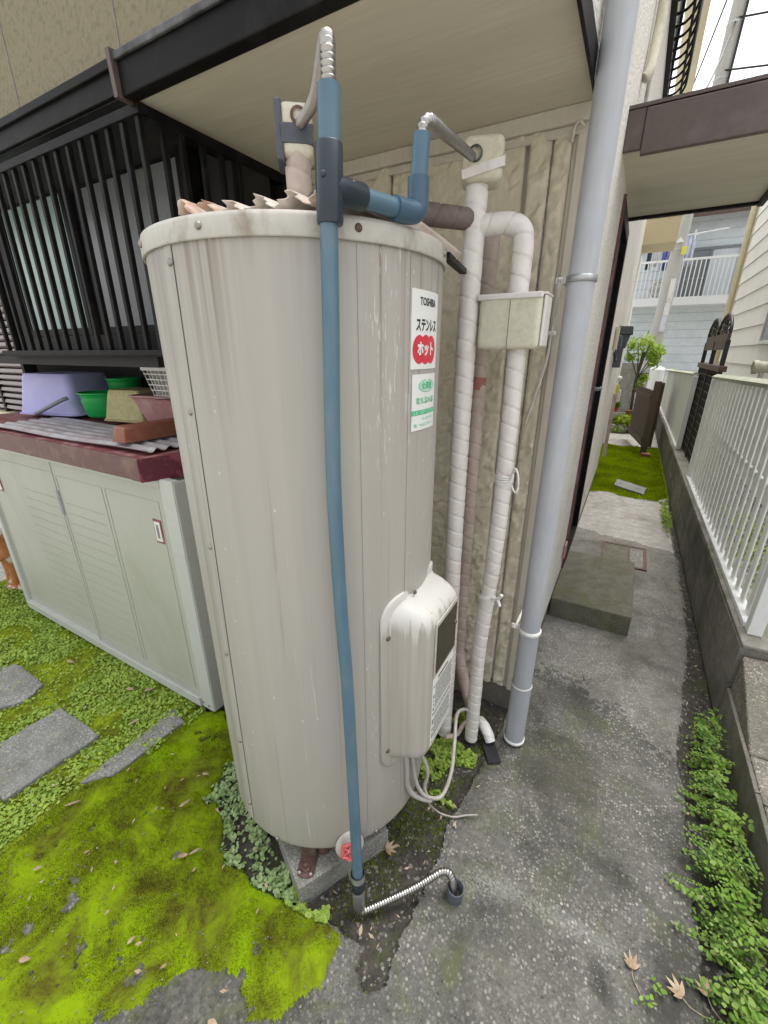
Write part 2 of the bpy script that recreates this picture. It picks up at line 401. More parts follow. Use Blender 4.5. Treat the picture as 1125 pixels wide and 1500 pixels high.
M['gravel_far'] = concrete('pale_gravel', (.36, .35, .32), 1.0, stain=(.2, .19, .16), scale=45, bstr=1)

def soil_mat():
    m, n, b = new_mat('damp_soil'); v = pos_node(n)
    a = noise(n, v, 30, 8, .7); c = voro(n, v, 120, 'F1', 'Color'); sp = n.nodes.new('ShaderNodeSeparateColor'); n.links.new(c, sp.inputs[0])
    col = mix(n, ramp(n, a, .35, .7), (.018, .016, .013), (.075, .066, .053))
    col = mix(n, mul(n, ramp(n, sp.outputs[0], .93, .98), .5), col, (.30, .28, .25))
    col = mix(n, mul(n, ramp(n, noise(n, v, 6, 5, .7), .53, .66), .75), col, (.05, .065, .015))
    n.links.new(col, b.inputs['Base Color']); b.inputs['Roughness'].default_value = .9
    bump(n, b, a, .9, .012); return m
M['soil'] = soil_mat()

def leafy(name, c1, c2, c3=None, big=5.0, rough=.55, trans=.25, lo=.4, hi=.62, spec=.2, det=5):
    m, n, b = new_mat(name); v = pos_node(n); g = n.nodes.new('ShaderNodeNewGeometry')
    f = noise(n, v, big, det, .68, .5)
    col = mix(n, ramp(n, f, lo, hi), c1, c2)
    if c3: col = mix(n, mul(n, ramp(n, g.outputs['Random Per Island'], .3, 1), .55), col, c3)
    n.links.new(col, b.inputs['Base Color']); b.inputs['Roughness'].default_value = rough
    b.inputs['Specular IOR Level'].default_value = spec
    if trans:
        tr = n.nodes.new('ShaderNodeBsdfTranslucent'); n.links.new(col, tr.inputs[0]); ms = n.nodes.new('ShaderNodeMixShader')
        ms.inputs[0].default_value = trans; out = n.nodes['Material Output']
        n.links.new(b.outputs[0], ms.inputs[1]); n.links.new(tr.outputs[0], ms.inputs[2]); n.links.new(ms.outputs[0], out.inputs[0])
    return m
M['moss'] = leafy('moss_lime', (.14, .145, .010), (.30, .46, .006), (.045, .055, .008), big=6.5, det=8, lo=.36, hi=.60, trans=.3, spec=.04, rough=.8)
M['moss_far_brightened'] = leafy('moss_far_lime_brightened', (.24, .30, .006), (.40, .54, .004), (.10, .12, .006), big=3, trans=.3, spec=.04, rough=.8)  # copy of the near moss, colour brightened to offset the dim alley light
M['moss_bed'] = leafy('moss_bed', (.075, .070, .012), (.19, .28, .006), None, big=6.5, det=8, lo=.36, hi=.60, trans=0, spec=.03, rough=.9)
M['moss_pale'] = leafy('moss_pale', (.26, .33, .03), (.42, .54, .05), (.10, .13, .03), big=6, trans=.3, spec=.04, rough=.8)
M['lawn_bed'] = leafy('lawn_bed', (.10, .11, .015), (.26, .33, .02), None, big=7, trans=0, spec=.03, rough=.9, det=8)
M['clover'] = leafy('clover_leaf', (.23, .36, .05), (.38, .52, .09), (.46, .56, .15), big=9, trans=.3)
M['clover_blue'] = leafy('clover_leaf_bluish', (.20, .32, .10), (.38, .50, .24), (.48, .58, .32), big=14, trans=.3)
M['fern'] = leafy('fern_leaf', (.07, .17, .022), (.19, .33, .045), (.38, .48, .16), big=10, trans=.35)
M['fern_stem'] = mat('fern_stem', (.05, .04, .02), .6)
M['tree_leaf'] = leafy('tree_leaf', (.20, .34, .03), (.38, .52, .06), (.48, .58, .10), big=6, trans=.4)
M['dry_leaf'] = leafy('dry_leaf', (.34, .25, .16), (.50, .41, .30), (.42, .28, .18), big=30, trans=.2)
M['green_leaf'] = leafy('green_leaf', (.20, .34, .10), (.30, .42, .18), None, big=20)

# ------------------------------------------------------------------ tank paint: streaks run down, dirt hangs below the rim
def tank_mat(name='tank_enamel', rim=False):
    m, n, b = new_mat(name)
    v = pos_node(n, (26, 26, .55)); v2 = pos_node(n, (60, 60, 2.2)); v3 = pos_node(n); v4 = pos_node(n, (1, 1, .55))
    base = mix(n, ramp(n, noise(n, v, 1, 4), .30, .70), (.362, .342, .305), (.396, .374, .336))
    base = mix(n, mul(n, ramp(n, noise(n, v2, 1, 3), .58, .80), .30), base, (.31, .28, .24))
    g = n.nodes.new('ShaderNodeNewGeometry'); sp = n.nodes.new('ShaderNodeSeparateXYZ'); n.links.new(g.outputs['Position'], sp.inputs[0])
    top = ramp(n, sp.outputs[2], 1.18, 1.66)
    run = mul(n, ramp(n, noise(n, pos_node(n, (46, 46, .25)), 1, 3), .54, .70), ramp(n, noise(n, pos_node(n, (5, 5, .3)), 1, 2), .42, .54))
    base = mix(n, mul(n, mul(n, run, top), .9), base, (.17, .115, .075))
    low = ramp(n, sp.outputs[2], .55, .15)
    base = mix(n, mul(n, mul(n, ramp(n, noise(n, v4, 5, 5), .38, .7), low), .5), base, (.34, .31, .23))
    ax_ = mul(n, mul(n, sp.outputs[0], .668, 'ADD'), 0, 'ADD'); ab = n.nodes.new('ShaderNodeMath'); ab.operation = 'ABSOLUTE'; n.links.new(ax_, ab.inputs[0])
    stain = mul(n, mul(n, ramp(n, ab.outputs[0], .075, .015), ramp(n, noise(n, pos_node(n, (70, 70, .35)), 1, 3), .44, .66)), ramp(n, sp.outputs[2], 1.35, 1.66))
    base = mix(n, mul(n, stain, .85), base, (.20, .15, .11))
    under = mul(n, ramp(n, sp.outputs[2], 1.62, 1.678), ramp(n, noise(n, pos_node(n, (30, 30, 1.5)), 1, 4), .45, .65))
    base = mix(n, mul(n, under, .55), base, (.22, .17, .125))
    fl = mul(n, ramp(n, noise(n, pos_node(n, (190, 190, 26)), 1, 2), .60, .66), mul(n, ramp(n, sp.outputs[0], -.455, -.435), ramp(n, noise(n, pos_node(n, (9, 9, 1.6)), 1, 3), .44, .6)))
    base = mix(n, mul(n, fl, .6), base, (.62, .61, .585))
    # pale chalky runs and dried drips
    dr = mul(n, ramp(n, noise(n, pos_node(n, (75, 75, 3.0)), 1, 2), .655, .70), ramp(n, noise(n, pos_node(n, (5, 5, 1.2)), 1, 2), .46, .56))
    base = mix(n, mul(n, dr, .55), base, (.60, .585, .55))
    thin = mul(n, ramp(n, noise(n, pos_node(n, (95, 95, .6)), 1, 2), .66, .70), .35)
    base = mix(n, thin, base, (.25, .215, .175))
    dv = voro(n, pos_node(n, (1, 1, .55)), 26, 'F1', 'Distance')
    base = mix(n, mul(n, ramp(n, dv, .075, .05), .5), base, (.66, .65, .62))
    n.links.new(base, b.inputs['Base Color']); b.inputs['Roughness'].default_value = .42
    b.inputs['Specular IOR Level'].default_value = .4
    bump(n, b, noise(n, v3, 9, 2), .10, .01)
    return m
M['tank'] = tank_mat()
M['rim'] = mat('tank_rim_enamel', (.48, .46, .41), .42, dirt=(.25, .205, .155), dirt_scale=13, dirt_lo=.52, dirt_hi=.74, fine=.05, stretch=(1, 1, .5))

def cover_mat():
    m, n, b = new_mat('cover_enamel'); g = n.nodes.new('ShaderNodeNewGeometry')
    sp = n.nodes.new('ShaderNodeSeparateXYZ'); n.links.new(g.outputs['Position'], sp.inputs[0])
    st = noise(n, pos_node(n, (60, 60, 1.5)), 1, 3)
    edge = mul(n, mul(n, st, .22), sp.outputs[2], 'ADD')           # ragged lower edge of the washed-clean top
    clean = ramp(n, edge, .955, .985)
    base = mix(n, ramp(n, st, .3, .7), (.34, .315, .27), (.45, .425, .38))
    base = mix(n, clean, base, (.56, .545, .51))
    n.links.new(base, b.inputs['Base Color']); b.inputs['Roughness'].default_value = .4
    return m
M['cover'] = cover_mat()

# ================================================================== GROUND
AGG, SMO, GUT, SOIL, MOSS, LAWN, CLOV, PALE, GRAV = range(1, 10)
EDGE_Y = [-1, .526, .641, .821, .967, 1.306, 1.53, 3]; EDGE_X = [-.284, -.284, -.28, -.272, -.276, -.237, -.225, -.225]
MOSS_POLY = [(-1.12, .80), (-1.141, .741), (-1.075, .591), (-.922, .522), (-.738, .494), (-.585, .504), (-.50, .50), (-.422, .478), (-.407, .399), (-.478, .307),
             (-.55, .262), (-.628, .316), (-.742, .282), (-.79, .17), (-.86, .08), (-.98, -.08), (-1.0, -.6), (-3.7, -.6), (-3.7, .08), (-1.7, .10), (-1.474, .141),
             (-1.514, .401), (-1.486, .636), (-1.471, .784), (-1.40, .86), (-1.2, .90)]
CLOV_POLY = [(-1.16, .80), (-1.129, .731), (-1.085, .6), (-.922, .522), (-.738, .494), (-.60, .515), (-.574, .53), (-.70, .60), (-.95, .70), (-1.03, .9)]

def classify(x, y):
    wx = x + (fbm(x * 9, y * 9, 3, 6) - .5) * .13; wy = y + (fbm(x * 9, y * 9, 8, 6) - .5) * .13
    c = np.full(x.shape, SOIL)
    sx = x + (fbm(x * 14, y * 14, 21) - .5) * .03
    slab = (sx > np.interp(y, EDGE_Y, EDGE_X)) | ((wy < .50) & (wx > -1.3))
    c[slab] = AGG
    by = np.interp(x, [-.5, -.175, .0, .242, .4, .6], [1.93, 1.889, 1.855, 1.754, 1.578, 1.4])
    c[slab & (y + (fbm(x * 6, y * 6, 5) - .5) * .16 + (fbm(x * 45, y * 45, 15, 6) - .5) * .34 > by)] = SMO
    c[(x < -1.46) & (y < 1.0)] = LAWN
    c[inpoly(wx, wy, CLOV_POLY)] = CLOV
    m = inpoly(wx, wy, MOSS_POLY)
    hole = ((fbm(x * 13, y * 13, 31, 5) > .66) & (x > -.62)) | ((fbm(x * 20, y * 20, 35, 6) > .70) & (y < .25)) | ((fbm(x * 24, y * 24, 37, 6) > .76))
    c[m & ~hole] = MOSS
    c[x + (fbm(x * 7, y * 7, 41, 6) - .5) * .05 > np.interp(y, [.3, .9, 1.25, 1.6, 2.05, 2.4, 3, 5], [.45, .42, .425, .42, .455, .505, .535, .55])] = GUT
    c[(y + (fbm(x * 8, y * 8, 51) - .5) * .10 > 3.9 - .25 * np.clip(x, -1, 1)) & (x < .52)] = PALE
    far = y + (fbm(x * 5, y * 5, 61) - .5) * .5
    c[far > 5.2] = MOSS; c[far > 8.2] = GRAV
    return c

def height(x, y, c):
    z = (fbm(x * 16, y * 16, 71) - .5) * .008
    z = np.where(c == MOSS, .000 + .007 * fbm(x * 34, y * 34, 73) + .004 * fbm(x * 7, y * 7, 75), z)
    z = np.where((c == SOIL) | (c == CLOV), -.028 + .03 * fbm(x * 16, y * 16, 77), z)
    z = np.where(c == GUT, -.022 + .022 * fbm(x * 14, y * 14, 79), z)
    z = np.where(c == LAWN, -.006 + .018 * fbm(x * 16, y * 16, 81), z)
    z = np.where(c == AGG, .004 * (fbm(x * 70, y * 70, 83) - .5) + .006 * (fbm(x * 9, y * 9, 85) - .5), z)
    z = np.where(c == SMO, .004 + .006 * (fbm(x * 8, y * 8, 85) - .5), z)
    return z

GNAMES = {AGG: ('concrete_path', 'aggregate', 'structure'), SMO: ('worn_concrete_path', 'smooth_conc', 'structure'), GUT: ('gutter_strip', 'soil', 'structure'),
          SOIL: ('bare_soil', 'soil', 'structure'), MOSS: ('moss_carpet', 'moss_bed', 'stuff'), LAWN: ('mossy_ground', 'lawn_bed', 'structure'),
          CLOV: ('weedy_soil', 'soil', 'structure'), PALE: ('pale_concrete_path', 'pale_conc', 'structure'), GRAV: ('gravel_ground', 'gravel_far', 'structure')}
GLABEL = {MOSS: 'lime green moss carpet spreading over the concrete'}

def ground_grid(x0, x1, y0, y1, st, suffix=''):
    nx = int(round((x1 - x0) / st)) + 1; ny = int(round((y1 - y0) / st)) + 1
    X, Y = np.meshgrid(np.linspace(x0, x1, nx), np.linspace(y0, y1, ny))
    jr = np.random.default_rng(3); J = np.zeros(X.shape); J[1:-1, 1:-1] = 1
    X = X + J * jr.uniform(-.4, .4, X.shape) * st; Y = Y + J * jr.uniform(-.4, .4, X.shape) * st
    c = classify(X, Y); Z = height(X, Y, c)
    V = np.stack([X.ravel(), Y.ravel(), Z.ravel()], 1)
    idx = np.arange(nx * ny).reshape(ny, nx)
    F = np.stack([idx[:-1, :-1].ravel(), idx[:-1, 1:].ravel(), idx[1:, 1:].ravel(), idx[1:, :-1].ravel()], 1); fc = c[:-1, :-1].ravel()
    for k in np.unique(fc):
        f = F[fc == k]; u, inv = np.unique(f, return_inverse=True)
        nm, mt, kd = GNAMES[k]
        o = raw(nm, V[u], inv.reshape(f.shape), M[mt], smooth=True); o['kind'] = kd
        if k in GLABEL: o['label'] = GLABEL[k]
ground_grid(-1.70, .584, -.30, 1.60, .0048)
ground_grid(-3.6, -1.70, -.6, 1.60, .010)
ground_grid(-1.70, .584, -.6, -.30, .010)
ground_grid(-1.70, .584, 1.60, 2.45, .010)
ground_grid(-.26, .584, 2.45, 12.2, .014)
g = MB(); g.add([(-70, -70, -.07), (70, -70, -.07), (70, 70, -.07), (-70, 70, -.07)], [(0, 1, 2, 3)]); tag(g.build('ground', M['gravel_far']), kind='structure')
g = MB(); g.add([(.66, 1.9, .16), (1.3, 1.9, .16), (1.3, 12.2, .16), (.66, 12.2, .16)], [(0, 1, 2, 3)]); tag(g.build('neighbour_yard', M['gravel_far']), kind='structure')

def sample(n, x0, x1, y0, y1, cls, seed):
    r = np.random.default_rng(seed); x = r.uniform(x0, x1, n); y = r.uniform(y0, y1, n)
    c = classify(x, y); k = np.isin(c, cls); x, y, c = x[k], y[k], c[k]
    return x, y, height(x, y, c), r

def blades(name, x, y, z, r, hmin, hmax, wd, m, label, lean=.7):
    n = len(x); a = r.uniform(0, 2 * np.pi, n); h = r.uniform(hmin, hmax, n); b = r.uniform(0, 2 * np.pi, n); l = h * r.uniform(.1, lean, n)
    dx, dy = np.cos(a) * wd * .5, np.sin(a) * wd * .5
    P = np.stack([np.stack([x - dx, y - dy, z - .003], 1), np.stack([x + dx, y + dy, z - .003], 1), np.stack([x + np.cos(b) * l, y + np.sin(b) * l, z + h], 1)], 1).reshape(-1, 3)
    o = raw(name, P, np.arange(3 * n).reshape(-1, 3), m); return tag(o, label, kind='stuff')

xs, ys, zs, r_ = sample(300000, -1.75, -.36, -.25, .95, [MOSS], 101)
keep = r_.uniform(0, 1, len(xs)) < np.clip((fbm(xs * 12, ys * 12, 301, 6) - .33) * 3.6, .06, 1)
blades('moss_tufts', xs[keep], ys[keep], zs[keep], r_, .002, .0075, .0026, M['moss'], 'fine green moss tufts covering the ground left of the tank')
xs, ys, zs, r_ = sample(70000, -1.25, -.30, -.20, .62, [AGG, SOIL], 113)
k_ = (fbm(xs * 22, ys * 22, 309, 5) > .585) & (fbm(xs * 6, ys * 6, 311) > .48)
blades('stray_moss_tufts', xs[k_], ys[k_], zs[k_], r_, .002, .006, .0026, M['moss'], 'stray moss specks thinning out over the bare concrete')
xs, ys, zs, r_ = sample(60000, -3.6, -1.44, -.1, 1.0, [LAWN, MOSS], 102)
blades('pale_moss_tufts', xs, ys, zs, r_, .005, .014, .005, M['moss_pale'], 'pale green moss tufts beside the grey cabinet')
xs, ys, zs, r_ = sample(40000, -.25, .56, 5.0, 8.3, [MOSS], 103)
blades('alley_moss_tufts', xs, ys, zs, r_, .008, .02, .012, M['moss_far_brightened'], 'brightened moss tufts at the far end of the alley')
xs, ys, zs, r_ = sample(16000, -.55, -.26, .5, 1.35, [SOIL], 104)
k_ = fbm(xs * 9, ys * 9, 305) > .53
blades('soil_moss_tufts', xs[k_], ys[k_], zs[k_], r_, .004, .010, .004, M['moss'], 'patchy moss on the dark soil right of the tank')

def leaves(name, x, y, z, r, rmin, rmax, hmin, hmax, m, label, tilt=.5, sides=6, heart=.0):
    n = len(x); ang = r.uniform(0, 2 * np.pi, n); ra = r.uniform(rmin, rmax, n); hh = r.uniform(hmin, hmax, n)
    nx, ny = r.normal(0, tilt, n), r.normal(0, tilt, n)
    V = np.zeros((n, sides + 1, 3)); V[:, 0] = np.stack([x, y, z + hh], 1)
    for k in range(sides):
        t = ang + 2 * np.pi * k / sides; q = ra * (1 + heart * np.cos(3 * (t - ang)))
        u, v = np.cos(t) * q, np.sin(t) * q
        V[:, k + 1] = np.stack([x + u, y + v, z + hh + u * nx + v * ny + .15 * ra * (k % 2)], 1)
    base = np.arange(n)[:, None] * (sides + 1)
    F = np.stack([np.stack([base[:, 0], base[:, 0] + 1 + k, base[:, 0] + 1 + (k + 1) % sides], 1) for k in range(sides)], 1).reshape(-1, 3)
    o = raw(name, V.reshape(-1, 3), F, m); return tag(o, label, kind='stuff')

xs, ys, zs, r_ = sample(42000, -3.5, -1.40, .02, .95, [LAWN, MOSS], 105)
pr_ = np.clip((fbm(xs * 7, ys * 7, 401, 5) + .30 * np.clip((ys - .60), 0, .4) - .40) * 4.5, .10, 1); k_ = (r_.uniform(0, 1, len(xs)) < pr_) & ((xs < -1.5) | (ys > .60))
leaves('clover_cover', xs[k_], ys[k_], zs[k_], r_, .0030, .0068, .002, .014, M['clover'], 'small leaved ground cover in front of the grey cabinet')
xs, ys, zs, r_ = sample(13000, -1.2, -.55, .47, .85, [CLOV], 106)
k_ = r_.uniform(0, 1, len(xs)) < np.clip(1.9 - 2.6 * fbm(xs * 18, ys * 18, 402, 5), .05, 1)
leaves('weed_cover', xs[k_], ys[k_], zs[k_], r_, .0035, .0075, .003, .026, M['clover_blue'], 'bluish green round leaved weeds crowding the tank base')
xs, ys, zs, r_ = sample(9000, -.62, -.28, .50, .75, [SOIL], 107)
k_ = (fbm(xs * 12, ys * 12, 403) > .60)
leaves('sprout_cover', xs[k_], ys[k_], zs[k_], r_, .004, .008, .003, .02, M['clover'], 'tiny weeds sprouting in the soil under the tank')
xs, ys, zs, r_ = sample(9000, -.47, -.22, 1.0, 1.42, [SOIL, AGG], 108)
k_ = (fbm(xs * 10, ys * 10, 404) > .60)
leaves('crack_weed', xs[k_], ys[k_], zs[k_], r_, .003, .007, .002, .022, M['clover'], 'small weeds around the foot of the wrapped pipes')

def pebbles(name, x, y, z, r, rmin, rmax, m, label, flat=.5):
    n = len(x); ra = r.uniform(rmin, rmax, n); o6 = np.array([(1, 0, 0), (0, 1, 0), (-1, 0, 0), (0, -1, 0), (0, 0, 1)], float)
    V = o6[None] * ra[:, None, None] * r.uniform(.6, 1.25, (n, 5, 1)); V[:, :, 2] *= flat; a = r.uniform(0, 6.28, n); c, s = np.cos(a)[:, None], np.sin(a)[:, None]
    vx = V[:, :, 0] * c - V[:, :, 1] * s; vy = V[:, :, 0] * s + V[:, :, 1] * c; V[:, :, 0], V[:, :, 1] = vx, vy
    V += np.stack([x, y, z], 1)[:, None]
    b = np.arange(n)[:, None, None] * 5; F = (b + np.array([(0, 1, 4), (1, 2, 4), (2, 3, 4), (3, 0, 4)])[None]).reshape(-1, 3)
    return tag(raw(name, V.reshape(-1, 3), F, m, smooth=True), label, kind='stuff')
M['pebble'] = leafy('pebble_stone', (.07, .068, .062), (.17, .165, .15), (.30, .29, .27), big=40, trans=0, rough=.8)
xs, ys, zs, r_ = sample(16000, -1.1, .45, -.1, 1.95, [AGG], 109)
k_ = fbm(xs * 5, ys * 5, 405) + .4 * r_.uniform(0, 1, len(xs)) > .72
pebbles('aggregate_pebbles', xs[k_], ys[k_], zs[k_] - .0006, r_, .0018, .0048, M['pebble'], 'worn pebbles showing through the grey concrete', .4)
xs, ys, zs, r_ = sample(1100, -.62, -.2, .45, 1.4, [SOIL], 110)
pebbles('soil_grit', xs, ys, zs, r_, .0016, .006, M['pebble'], 'grit and gravel on the dark soil')
xs, ys, zs, r_ = sample(700, .40, .57, .6, 6.0, [GUT], 111)
pebbles('gutter_grit', xs, ys, zs, r_, .002, .007, M['pebble'], 'grit along the foot of the block wall')
xs, ys, zs, r_ = sample(500, -1.5, -.4, -.1, .8, [MOSS], 112)
pebbles('moss_grit', xs, ys, zs + .008, r_, .0015, .0035, M['pebble'], 'pale grit scattered on the moss', .8)
r_ = np.random.default_rng(5); n = 5000
pebbles('yard_gravel', r_.uniform(.66, 1.25, n), r_.uniform(1.95, 8, n), np.full(n, .162), r_, .012, .03, M['pebble'], 'gravel of the yard seen between the fence slats', .6)

# paving stones
def stone(label, poly, z0, z1, m='stone', group=None):
    P = []
    for i in range(len(poly)):
        a, b = poly[i], poly[(i + 1) % len(poly)]
        for k in range(5):
            t = k / 5; P.append((a[0] + (b[0] - a[0]) * t + random.uniform(-.006, .006), a[1] + (b[1] - a[1]) * t + random.uniform(-.006, .006)))
    o = MB().prism(P, z0, z1).build('paving_stone', M[m], bevel=.006); return tag(o, label, 'paving stone', group)
stone('large grey rectangular paving stone in the moss, nearest', [(-1.966, .548), (-1.658, .55), (-1.679, .235), (-1.901, .213), (-1.974, .323)], -.03, .022)
stone('smaller grey paving stone nearer the cabinet at left edge', [(-2.488, .58), (-2.204, .579), (-2.151, .488), (-2.20, .40), (-2.563, .42)], -.03, .020)
stone('narrow weathered kerb stone half overgrown by moss beside the cabinet corner', [(-1.531, .794), (-1.426, .768), (-1.442, .473), (-1.514, .401), (-1.518, .656)], -.03, .016)

# stone step, pit lid and slabs in the alley
s = MB().prism([(-.197, 2.376), (.226, 2.376), (.24, 3.14), (-.197, 3.12)], -.02, .132).build('door_step', M['step'], bevel=.008)
tag(s, 'mossy concrete door step block below the side door', 'step')
t = thing('drain_cover', 'square drain cover frame set into the alley behind the step', 'drain cover')
fr = MB(); x0, x1, y0, y1 = .02, .335, 3.30, 3.72
for a in ((x0, x1, y0, y0 + .025), (x0, x1, y1 - .025, y1), (x0, x0 + .02, y0 + .025, y1 - .025), (x1 - .02, x1, y0 + .025, y1 - .025), (.21, .222, y0 + .025, y1 - .025)): fr.box(*a, -.01, .014)
fr.build('frame', M['rust'], t)
MB().box(x0 + .021, .209, y0 + .026, y1 - .026, -.01, .010).build('lid', M['step'], t)
MB().box(.223, x1 - .021, y0 + .026, y1 - .026, -.01, .010).build('lid', M['smooth_conc'], t)
stone('flat grey stone where the pale path meets the far moss', [(.02, 5.50), (.33, 5.24), (.36, 5.52), (.05, 5.80)], -.02, .035)
# ================================================================== HOUSE
H = thing('house', 'beige stucco house with dark eave, side wall along the narrow alley', 'house', (-.2, 1.53, 0))
# rear wall behind the tank: textured siding boards with real relief, joints recessed
MB().box(-1.9, -.3405, 1.5535, 1.70, .0, 2.6).build('wall', M['trim'], H)
def relief_board(x0, x1, z0=.115, z1=2.085, y=1.535, seed=0):
    st = .005; nx = max(2, int((x1 - x0) / st)); nz = int((z1 - z0) / st)
    X, Z = np.meshgrid(np.linspace(x0, x1, nx), np.linspace(z0, z1, nz))
    q = X * .8 + Z * .6; p = -X * .6 + Z * .8
    f = fbm(q * 20, p * 34, 2, 4); rg = np.abs(fbm(q * 15, p * 26, 7, 3) - .5) * 2
    h = .015 * np.clip((f - .44) * 3, 0, 1) * .8 - .006 * np.clip(.16 - rg, 0, 1) / .16
    e = np.minimum(np.minimum(X - x0, x1 - X), .006) / .006
    Y = y - h * np.clip(e, 0, 1) + .006 * (1 - np.clip(e, 0, 1)) ** 2
    V = np.stack([X.ravel(), Y.ravel(), Z.ravel()], 1); i = np.arange(nx * nz).reshape(nz, nx)
    F = np.stack([i[:-1, :-1].ravel(), i[:-1, 1:].ravel(), i[1:, 1:].ravel(), i[1:, :-1].ravel()], 1)
    return raw('siding_board', V, F, M['siding'], H, smooth=True)
for k, (a, b) in enumerate([(-1.28, -.842), (-.836, -.392), (-.380, -.318), (-.312, -.262)]): relief_board(a, b, seed=k * 17 + 2)
MB().box(-.2605, -.2485, 1.5365, 1.553, .115, 2.10).box(-.2485, -.2115, 1.527, 1.553, .112, 2.10).box(-.2115, -.2015, 1.529, 1.553, .112, 2.10).build('corner_trim', M['trim'], H, bevel=.003)
MB().box(-1.28, -.2075, 1.514, 1.533, 2.086, 2.127).box(-1.28, -.2085, 1.526, 1.534, 2.062, 2.086).build('cornice', M['trim'], H, bevel=.004)
MB().box(-1.9, -.203, 1.548, 1.7, -.05, .113).build('foundation', M['found'], H)
# cable stub hook at the top of the corner trim
MB().tube(smooth_path([(-.262, 1.522, 2.045), (-.258, 1.515, 2.075), (-.245, 1.512, 2.085), (-.235, 1.515, 2.07)], .006), .004, 8).build('hook', M['trim'], H)
# flat soffit and fascias
MB().box(-1.28, -.214, .925, 1.53, 2.1275, 2.15).build('soffit', M['soffit'], H)
MB().box(-.2135, -.205, .93, 1.50, 2.107, 2.168).build('side_fascia', M['dark'], H, bevel=.002)
MB().box(-.213, -.2075, 1.4, 1.53, 2.169, 2.3).build('side_fascia_cap', M['trim'], H)
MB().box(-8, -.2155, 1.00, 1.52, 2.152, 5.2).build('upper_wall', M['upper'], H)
MB().box(-.2155, -.2085, 1.0, 1.5295, 2.17, 5.2).build('upper_wall_return', M['stucco'], H)
for x in (-2.62, -2.02, -1.42, -.82): MB().box(x - .0025, x + .0025, .9975, 1.0, 2.2, 5.2).build('wall_joint', M['siding_gap'], H)
# eave gutter: box section right, lower round section continuing left, end plate between
g = MB().box(-1.285, -.214, .888, .925, 2.121, 2.198)
ge = g.build('eave_gutter', M['dark'], H, bevel=.004)
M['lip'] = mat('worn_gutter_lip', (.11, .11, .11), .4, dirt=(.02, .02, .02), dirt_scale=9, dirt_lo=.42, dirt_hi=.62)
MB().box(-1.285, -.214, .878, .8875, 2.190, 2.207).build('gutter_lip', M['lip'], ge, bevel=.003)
g = MB().prism([(.876, 2.118), (.927, 2.116), (.927, 2.205), (.905, 2.215), (.872, 2.214)], -1.300, -1.2855, Matrix(((0, 0, 1, 0), (1, 0, 0, 0), (0, 1, 0, 0), (0, 0, 0, 1))))
g.build('gutter_end_plate', M['brown'], H)
MB().box(-8, -1.300, .925, .99, 2.145, 2.150).box(-8, -1.30, .915, .93, 2.150, 2.218).box(-8, -1.30, .905, .915, 2.20, 2.222).build('eave_gutter', M['dark'], H, bevel=.003)
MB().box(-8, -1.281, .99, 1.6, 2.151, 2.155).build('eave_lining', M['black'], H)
MB().box(-1.32, -1.2805, .926, 1.53, 2.096, 2.128).build('soffit_edge_board', M['dark'], H)
# dark recess wall below and behind the bay
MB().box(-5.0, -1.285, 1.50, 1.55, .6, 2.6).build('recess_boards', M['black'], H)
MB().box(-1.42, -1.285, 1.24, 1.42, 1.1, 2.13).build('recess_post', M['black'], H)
# louvred shutter left of the bay
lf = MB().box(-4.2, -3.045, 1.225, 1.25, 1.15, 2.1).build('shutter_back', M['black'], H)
sl = MB().box(-.575, .575, -.012, .012, -.010, .010)
fr = MB().box(-3.05, -3.02, 1.185, 1.25, 1.15, 2.1).box(-3.45, -3.425, 1.190, 1.225, 1.15, 2.1).build('shutter_frame', M['dark'], H)
proto = None
for k in range(25):
    Mx = Matrix.Translation((-3.63, 1.207, 1.175 + k * .0365)) @ Matrix.Rotation(R(-25), 4, 'X')
    if proto is None: proto = sl.build('louver_slat', M['louver'], H); proto.matrix_basis = Mx
    else: dup(proto, H, M=Mx)
MB().box(-4.2, -3.0, 1.17, 1.26, 1.118, 1.148).build('shutter_sill', M['beige_trim'], H)

# bay window grille
L = thing('window_grille', 'dark vertical bar grille in front of the bay window', 'window grille', (-1.9, .93, 1.5))
MB().box(-2.47, -1.27, .915, .945, 1.485, 1.503).box(-2.47, -1.27, .905, .9145, 1.490, 1.507).build('bottom_rail', M['dark'], L, bevel=.002)
MB().box(-1.285, -1.262, .946, 1.26, 1.487, 1.505).build('bottom_rail', M['dark'], L, bevel=.002)
MB().box(-2.47, -1.27, .917, .943, 2.098, 2.122).build('top_rail', M['dark'], L, bevel=.002)
MB().box(-1.287, -1.262, .9435, 1.28, 2.092, 2.0955).build('top_rail', M['dark'], L)
bar = MB().box(-.0085, .0085, -.0075, .0075, -.2975, .2975)
proto = None; bx = [(-1.292 - .0725 * i, .93, 0) for i in range(17)] + [(-1.274, .985, 90), (-1.274, 1.045, 90), (-1.274, 1.118, 90), (-1.274, 1.19, 90), (-1.274, 1.262, 90)]
for x, y, a in bx:
    Mx = Matrix.Translation((x, y, 1.8005)) @ Matrix.Rotation(R(a), 4, 'Z')
    if proto is None: proto = bar.build('bar', M['dark'], L, bevel=.002); proto.matrix_basis = Mx
    else: dup(proto, L, M=Mx)
BW = thing('bay_window', 'sliding frosted window behind the dark bar grille', 'window', (-2.0, 1.2, 1.5))
MB().box(-2.95, -1.43, 1.185, 1.235, 1.50, 1.575).box(-2.95, -1.43, 1.185, 1.235, 2.17, 2.22).box(-2.95, -2.88, 1.187, 1.233, 1.576, 2.169).box(-1.49, -1.43, 1.187, 1.233, 1.576, 2.169).build('window_frame', M['dark'], BW, bevel=.003)
